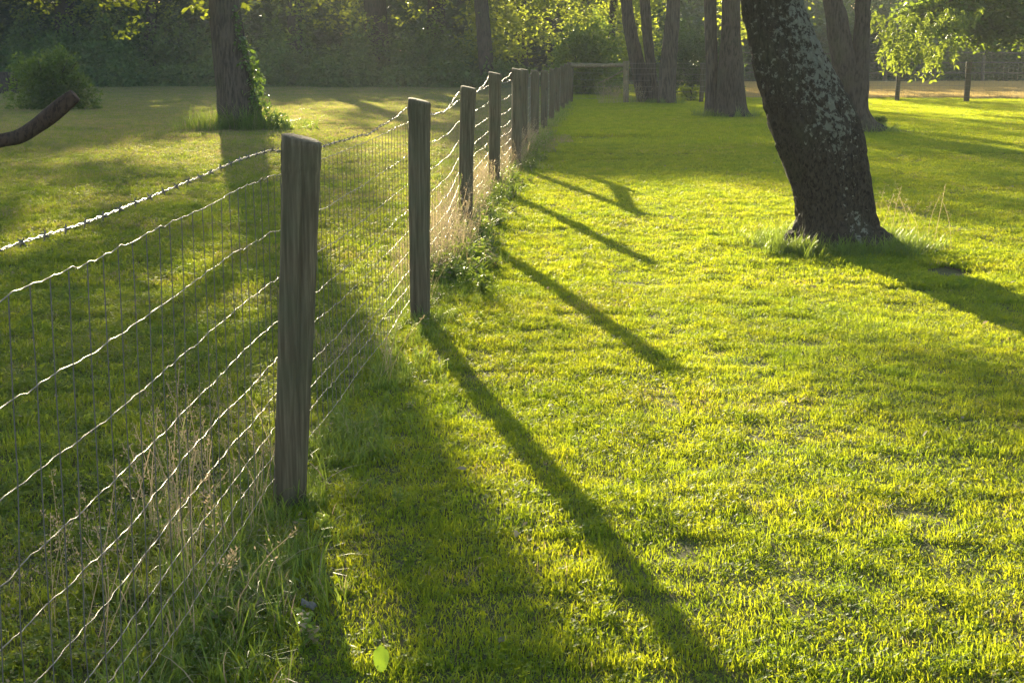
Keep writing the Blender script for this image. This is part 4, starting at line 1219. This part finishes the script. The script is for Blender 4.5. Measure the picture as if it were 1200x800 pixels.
# ---- long grass and weeds along the fence foot
def tall(seed, n, rad, h0, h1, w, bend=0.5):
    r = np.random.default_rng(seed); V, Fq = [], []
    for _ in range(n):
        a = r.uniform(0, 6.28); q = rad * math.sqrt(r.uniform())
        h = r.uniform(h0, h1); az = r.uniform(0, 6.28); bd = abs(r.normal(bend, 0.25))
        x, y = q * math.cos(a), q * math.sin(a)
        fa = az + math.pi / 2; ww = w * r.uniform(0.7, 1.3)
        b = len(V); m = 5
        for k in range(m):
            f = k / (m - 1); cw = ww / 2 * (1 - f) ** 0.7 + 0.0003
            px = x + math.cos(az) * bd * h * f ** 2; py = y + math.sin(az) * bd * h * f ** 2
            pz = -0.01 + h * (f - 0.35 * bd * f ** 3)
            V += [(px - math.cos(fa) * cw, py - math.sin(fa) * cw, pz), (px + math.cos(fa) * cw, py + math.sin(fa) * cw, pz)]
        for k in range(m - 1):
            Fq.append((b + 2 * k, b + 2 * k + 1, b + 2 * k + 3, b + 2 * k + 2))
    return np.array(V), np.array(Fq)

def seed_stem(seed, n, rad, h0, h1, headn=26, bend=0.25):
    """thin dry stems with an open feathery seed head"""
    r = np.random.default_rng(seed); V, Fq = [], []
    for _ in range(n):
        a = r.uniform(0, 6.28); q = rad * math.sqrt(r.uniform())
        h = r.uniform(h0, h1); az = r.uniform(0, 6.28); bd = abs(r.normal(bend, 0.15))
        b = len(V); m = 6; w = 0.0012
        pts = []
        for k in range(m):
            f = k / (m - 1)
            p = np.array([q * math.cos(a) + math.cos(az) * bd * h * f ** 2, q * math.sin(a) + math.sin(az) * bd * h * f ** 2, -0.01 + h * (f - 0.25 * bd * f ** 3)])
            pts.append(p); V += [tuple(p - (w, 0, 0)), tuple(p + (w, 0, 0))]
        for k in range(m - 1): Fq.append((b + 2 * k, b + 2 * k + 1, b + 2 * k + 3, b + 2 * k + 2))
        pts = np.array(pts)
        for _ in range(headn):
            f = r.uniform(0.66, 1.0); p = np.array([np.interp(f * (m - 1), np.arange(m), pts[:, i]) for i in range(3)])
            d = r.normal(0, 1, 3); d[2] = abs(d[2]) * 0.6 + 0.5; d /= np.linalg.norm(d)
            p = p + d * 0.045 * (1.05 - f) * 2.2 * r.uniform(0.1, 1)
            s = np.cross(d, r.normal(0, 1, 3)); s /= np.linalg.norm(s)
            L = r.uniform(0.007, 0.013); ww = 0.0022; b = len(V)
            V += [tuple(p), tuple(p + d * L * 0.5 + s * ww), tuple(p + d * L), tuple(p + d * L * 0.5 - s * ww)]
            Fq.append((b, b + 1, b + 2, b + 3))
    return np.array(V), np.array(Fq)

def strip(name, label, cat, tufts, y0, y1, n, offmu, offsd, s0, s1, dry, mat, tintsd=0.12, dens=None):
    y = rg.uniform(y0, y1, n)
    if dens is not None:
        y = np.array([rg.choice(len(dens)) for _ in range(0)]) if False else y
    x = fence_x(y) + rg.normal(offmu, offsd, n)
    ok = x > fence_x(y) - 0.55
    x, y = x[ok], y[ok]; n = len(x)
    P = np.stack([x, y, gz(x, y)], -1)
    cl = vnoise(np.stack([y * 1.6, x * 3, x * 0], -1))
    keep = rg.uniform(0, 1, n) < 0.62 + 0.5 * cl
    P, cl = P[keep], cl[keep]; n = len(P)
    rot = np.stack([rg.normal(0, 0.16, n), rg.normal(0, 0.16, n), rg.uniform(0, 6.28, n)], -1)
    tint = (1 + rg.normal(0, tintsd, n))[:, None] * np.ones((n, 3))
    return scatter(name, label, cat, tufts, P, rot, rg.uniform(s0, s1, n) * (1 + 0.3 * cl), rg.integers(0, len(tufts), n), np.clip(rg.normal(dry, 0.15, n), 0, 1), tint, mat)

TALL = [tall(51 + k, 14, 0.05, 0.06, 0.17, 0.0055, 0.55) for k in range(5)]
DRYS = [seed_stem(61 + k, 5, 0.06, 0.25, 0.5) for k in range(5)]
strip('tall_grass', 'long uncut green grass along the fence foot', 'grass', TALL, 2.6, 12, 1700, 0.03, 0.14, 0.35, 0.9, 0.08, M['weed'])
strip('tall_grass', 'long pale grass around the far fence posts', 'grass', TALL, 9.5, 40, 2200, 0.04, 0.14, 0.6, 1.3, 0.25, M['weed'])
strip('dry_seed_grass', 'pinkish dry seeding grass along the middle fence posts', 'grass', DRYS, 8.6, 24, 820, -0.04, 0.10, 0.5, 1.0, 0.95, M['weed'])
strip('dry_seed_grass', 'thin dry seed stems behind the nearest wires', 'grass', DRYS, 3.2, 7.0, 60, -0.18, 0.12, 0.6, 1.0, 0.95, M['weed'])

def leafy(seed, n, h0, h1, size):
    """small broad leaved weed: stems with leaves all the way up"""
    r = np.random.default_rng(seed); parts = []
    for _ in range(n):
        az = r.uniform(0, 6.28); h = r.uniform(h0, h1); ln = r.uniform(0.1, 0.5)
        m = 9; f = np.linspace(0.15, 1, m)
        P = np.stack([math.cos(az) * ln * h * f, math.sin(az) * ln * h * f, h * f], -1) + r.normal(0, 0.008, (m, 3))
        V, Fq = leaves(np.repeat(P, 2, 0), size, r, True, droop=0.1)
        parts.append((V, Fq))
        st = np.array([(0, 0, -0.01), (0.0012, 0, -0.01), tuple(P[-1] + (0.0012, 0, 0)), tuple(P[-1])]); parts.append((st, np.array([(0, 1, 2, 3)])))
    return merge(parts)
LEAFY = [leafy(131 + k, 4, 0.06, 0.17, 0.035) for k in range(5)]
strip('leafy_weeds', 'low leafy green weeds along the lawn side of the fence', 'weeds', LEAFY, 9.0, 26, 420, 0.14, 0.11, 0.5, 1.1, 0.05, M['weed'])

strip('leafy_weeds', 'scattered small broad leaved weeds around the nearest posts', 'weeds', LEAFY, 3.0, 9.0, 60, 0.08, 0.13, 0.3, 0.6, 0.05, M['weed'])

def spot(name, label, cat, tufts, cx, cy, sx, sy, n, s0, s1, dry, mat, kind='stuff'):
    x = rg.normal(cx, sx, n); y = rg.normal(cy, sy, n)
    P = np.stack([x, y, gz(x, y)], -1)
    rot = np.stack([rg.normal(0, 0.15, n), rg.normal(0, 0.15, n), rg.uniform(0, 6.28, n)], -1)
    return scatter(name, label, cat, tufts, P, rot, rg.uniform(s0, s1, n), rg.integers(0, len(tufts), n), np.clip(rg.normal(dry, 0.1, n), 0, 1), np.ones((n, 3)) * (1 + rg.normal(0, 0.1, n))[:, None], mat, kind)
# unmown ring at the foot of the leaning tree
ang = rg.uniform(0, 6.28, 520)
rad_ = 0.42 + np.abs(rg.normal(0, 0.13, 520))
x = BX + 0.02 + rad_ * np.cos(ang) * 1.05; y = BY + rad_ * np.sin(ang)
P = np.stack([x, y, gz(x, y)], -1); n = len(P)
scatter('tall_grass', 'uncut grass tufts ringing the foot of the leaning tree', 'grass', TALL, P, np.stack([rg.normal(0, .2, n), rg.normal(0, .2, n), rg.uniform(0, 6.28, n)], -1), rg.uniform(0.6, 1.35, n), rg.integers(0, 5, n), np.full(n, 0.15), np.ones((n, 3)), M['weed'])
spot('dry_seed_grass', 'thin dry seed stalks standing right of the leaning tree', 'grass', [seed_stem(71 + k, 1, 0.02, 0.32, 0.62, 14, 0.35) for k in range(5)], 3.03, 11.5, 0.13, 0.25, 26, 0.7, 1.1, 0.95, M['weed'])
spot('dry_seed_grass', 'pale dry grass by the braced fence post', 'grass', DRYS, 2.85, 40.0, 0.35, 0.25, 60, 0.9, 1.5, 0.9, M['weed'])
spot('tall_grass', 'weeds crowding the foot of the ivy tree', 'grass', [tall(81 + k, 16, 0.12, 0.25, 0.6, 0.012, 0.5) for k in range(4)], IX - 0.05, IY - 0.35, 0.42, 0.25, 130, 0.5, 1.1, 0.2, M['weed'])
spot('tall_grass', 'bramble and weeds right of the ivy tree', 'grass', [tall(91 + k, 16, 0.12, 0.15, 0.4, 0.014, 0.7) for k in range(4)], IX + 0.65, IY - 0.1, 0.3, 0.25, 70, 0.5, 1.0, 0.1, M['weed'])
Pf = []
for (tx, ty, tr, n) in [(x_at(857, 32.2), 32.2, 0.48, 60), (x_at(834, 32.4), 32.4, 0.25, 24), (x_at(781, 39.5), 39.5, 0.34, 40), (x_at(767, 40.3), 40.3, 0.2, 24), (x_at(755, 40.6), 40.6, 0.34, 40), (x_at(1014, 26.3), 26.32, 0.42, 60)]:
    a = rg.uniform(0, 6.28, n); q = tr + np.abs(rg.normal(0, 0.09, n))
    Pf.append(np.stack([tx + q * np.cos(a), ty + q * np.sin(a)], -1))
Pf = np.concatenate(Pf); n = len(Pf)
scatter('tall_grass', 'uncut grass around the feet of the trunks behind', 'grass', TALL, np.stack([Pf[:, 0], Pf[:, 1], gz(Pf[:, 0], Pf[:, 1])], -1), np.stack([rg.normal(0, .2, n), rg.normal(0, .2, n), rg.uniform(0, 6.28, n)], -1), rg.uniform(0.8, 1.9, n), rg.integers(0, 5, n), np.full(n, 0.1), np.ones((n, 3)), M['weed'])
Pf = []
for (xb, Y, xt, H, w) in PB[1:6]:
    a = rg.uniform(0, 6.28, 26); q = 0.065 + np.abs(rg.normal(0, 0.03, 26))
    Pf.append(np.stack([xb + q * np.cos(a), Y + q * np.sin(a)], -1))
Pf = np.concatenate(Pf); n = len(Pf)
scatter('tall_grass', 'grass tufts hugging the feet of the fence posts', 'grass', TALL, np.stack([Pf[:, 0], Pf[:, 1], gz(Pf[:, 0], Pf[:, 1])], -1), np.stack([rg.normal(0, .2, n), rg.normal(0, .2, n), rg.uniform(0, 6.28, n)], -1), rg.uniform(0.35, 0.9, n), rg.integers(0, 5, n), np.full(n, 0.12), np.ones((n, 3)), M['weed'])
spot('tall_grass', 'tangled dry and green stems before the nearest post', 'grass', TALL, -0.78, 4.0, 0.12, 0.4, 110, 0.5, 1.1, 0.4, M['weed'])

# ---- single leaves and litter near the viewer
def broad_leaf(name, label, cat, x, y, h, L, W, az, tilt, mat):
    t = thing(name, label, cat, None, (x, y, g1(x, y)))
    us = np.linspace(0, 1, 11); V = []
    for u in us:
        w = W * (max(0.02, 2.35 * u ** 0.62 * (1 - u) ** 0.82 * 0.82))
        for v in (-1, -0.5, 0, 0.5, 1):
            yy = u * L
            V.append((v * w / 2, yy * math.cos(tilt), h + yy * math.sin(tilt) + 0.26 * abs(v) * w / 2 + 0.0025 * math.sin(u * 17 + abs(v) * 3) * abs(v) - 0.02 * u * u + (0.0015 if v == 0 else 0)))
    V = np.array(V)
    R = np.array([[math.cos(az), -math.sin(az), 0], [math.sin(az), math.cos(az), 0], [0, 0, 1]])
    i = np.arange(10)[:, None] * 5 + np.arange(4)[None]
    build('blade', V @ R.T, np.stack([i, i + 1, i + 6, i + 5], -1).reshape(-1, 4), mat, t, smooth=True)
    P = np.array([(0, 0, -0.02), (0, 0, h * 0.6), (0, 0.002, h + 0.002)]) @ R.T
    V, Q = tube(P, 0.0016, 5); build('stalk', V, Q, mat, t)
    return t
broad_leaf('plantain_leaf', 'large bright green oval leaf at the bottom edge of the lawn', 'leaf', x_at(447, 3.45), 3.45, 0.012, 0.085, 0.056, 0.1, 1.25, M['plantain'])
broad_leaf('dock_leaf', 'bright broad leaf left of the lowest wires', 'leaf', x_at(128, 4.45), 4.45, 0.05, 0.05, 0.035, 1.2, 0.4, M['plantain'])
broad_leaf('dock_leaf', 'small upright bright leaf beside the grey chip of bark', 'leaf', x_at(326, 3.75), 3.75, 0.06, 0.035, 0.016, 0.3, 1.1, M['plantain'])
t = thing('bark_chip', 'pale grey chip of bark lying in the grass near the post', 'litter', None, (x_at(363, 3.85), 3.85, g1(-0.5, 3.85) + 0.035))
u, v = np.meshgrid(np.linspace(-1, 1, 7), np.linspace(-1, 1, 5))
cv = np.stack([u * 0.03 * (1 - 0.2 * v * v), v * 0.013 * (1 - 0.3 * u * u), 0.006 - 0.010 * v * v + 0.003 * np.sin(u * 4)], -1).reshape(-1, 3)
cv2 = cv.copy(); cv2[:, 2] -= 0.004
i = np.arange(4)[:, None] * 7 + np.arange(6)[None]
q = np.stack([i, i + 1, i + 8, i + 7], -1).reshape(-1, 4)
Rz = np.array([[0.75, 0.66, 0], [-0.66, 0.75, 0], [0, 0, 1]])
build('chip', np.concatenate([cv, cv2]) @ Rz.T, np.concatenate([q, q[:, ::-1] + 35]), M['stone'], t, smooth=True)

# ------------------------------------------------------------------ evening haze
hb = np.array([(x, y, z) for x in (-170, 170) for y in (-60, 270) for z in (-1.3, 13.5)], float)
hm, nt, out = new_mat('evening_haze')
pv = N(nt, 'ShaderNodeVolumePrincipled', Density=HAZE, Anisotropy=0.0)
pv.inputs['Color'].default_value = (0.95, 0.95, 0.93, 1)
nt.links.new(pv.outputs[0], out.inputs['Volume'])
haze = build('haze', hb, [(0, 1, 3, 2), (4, 6, 7, 5), (0, 4, 5, 1), (2, 3, 7, 6), (1, 5, 7, 3), (0, 2, 6, 4)], hm, kind='stuff')
haze['label'] = 'thin golden evening haze over lawn and wood'; haze['category'] = 'haze'

# ------------------------------------------------------------------ gnats in the light, leaf litter on the lawn
rq = np.random.default_rng(404)
gp_ = []
for (px, py) in [(103, 20), (105, 32), (180, 26), (188, 48), (132, 79), (136, 103), (212, 28), (215, 46), (223, 63), (295, 26), (336, 26), (250, 75), (62, 20), (400, 40), (470, 60), (310, 60)]:
    Y = rq.uniform(14, 22); z = z_at(py, Y); gp_.append((x_at(px, Y, z), Y, z))
gp_ = np.array(gp_)
V, Fz = leaves(gp_, 0.016, rq, flat=1.5)
tag(build('gnats', V, Fz, M['seedhead']), 'bright gnats drifting in the backlight before the wood', 'insects', kind='stuff')
n = 130
y = rq.uniform(3.2, 22, n); x = rq.uniform(-0.3, 1, n) * 0.36 * y + 0.1
x = np.where(x < fence_x(y), x + 1.0, x)
V, Fz = leaves(np.stack([x, y, gz(x, y) + 0.028], -1), 0.035, rq, True, droop=0.0, flat=0.5)
tag(build('leaf_litter', V, Fz, M['thatch']), 'small dry fallen leaves and bits scattered on the lawn', 'leaf litter', kind='stuff')
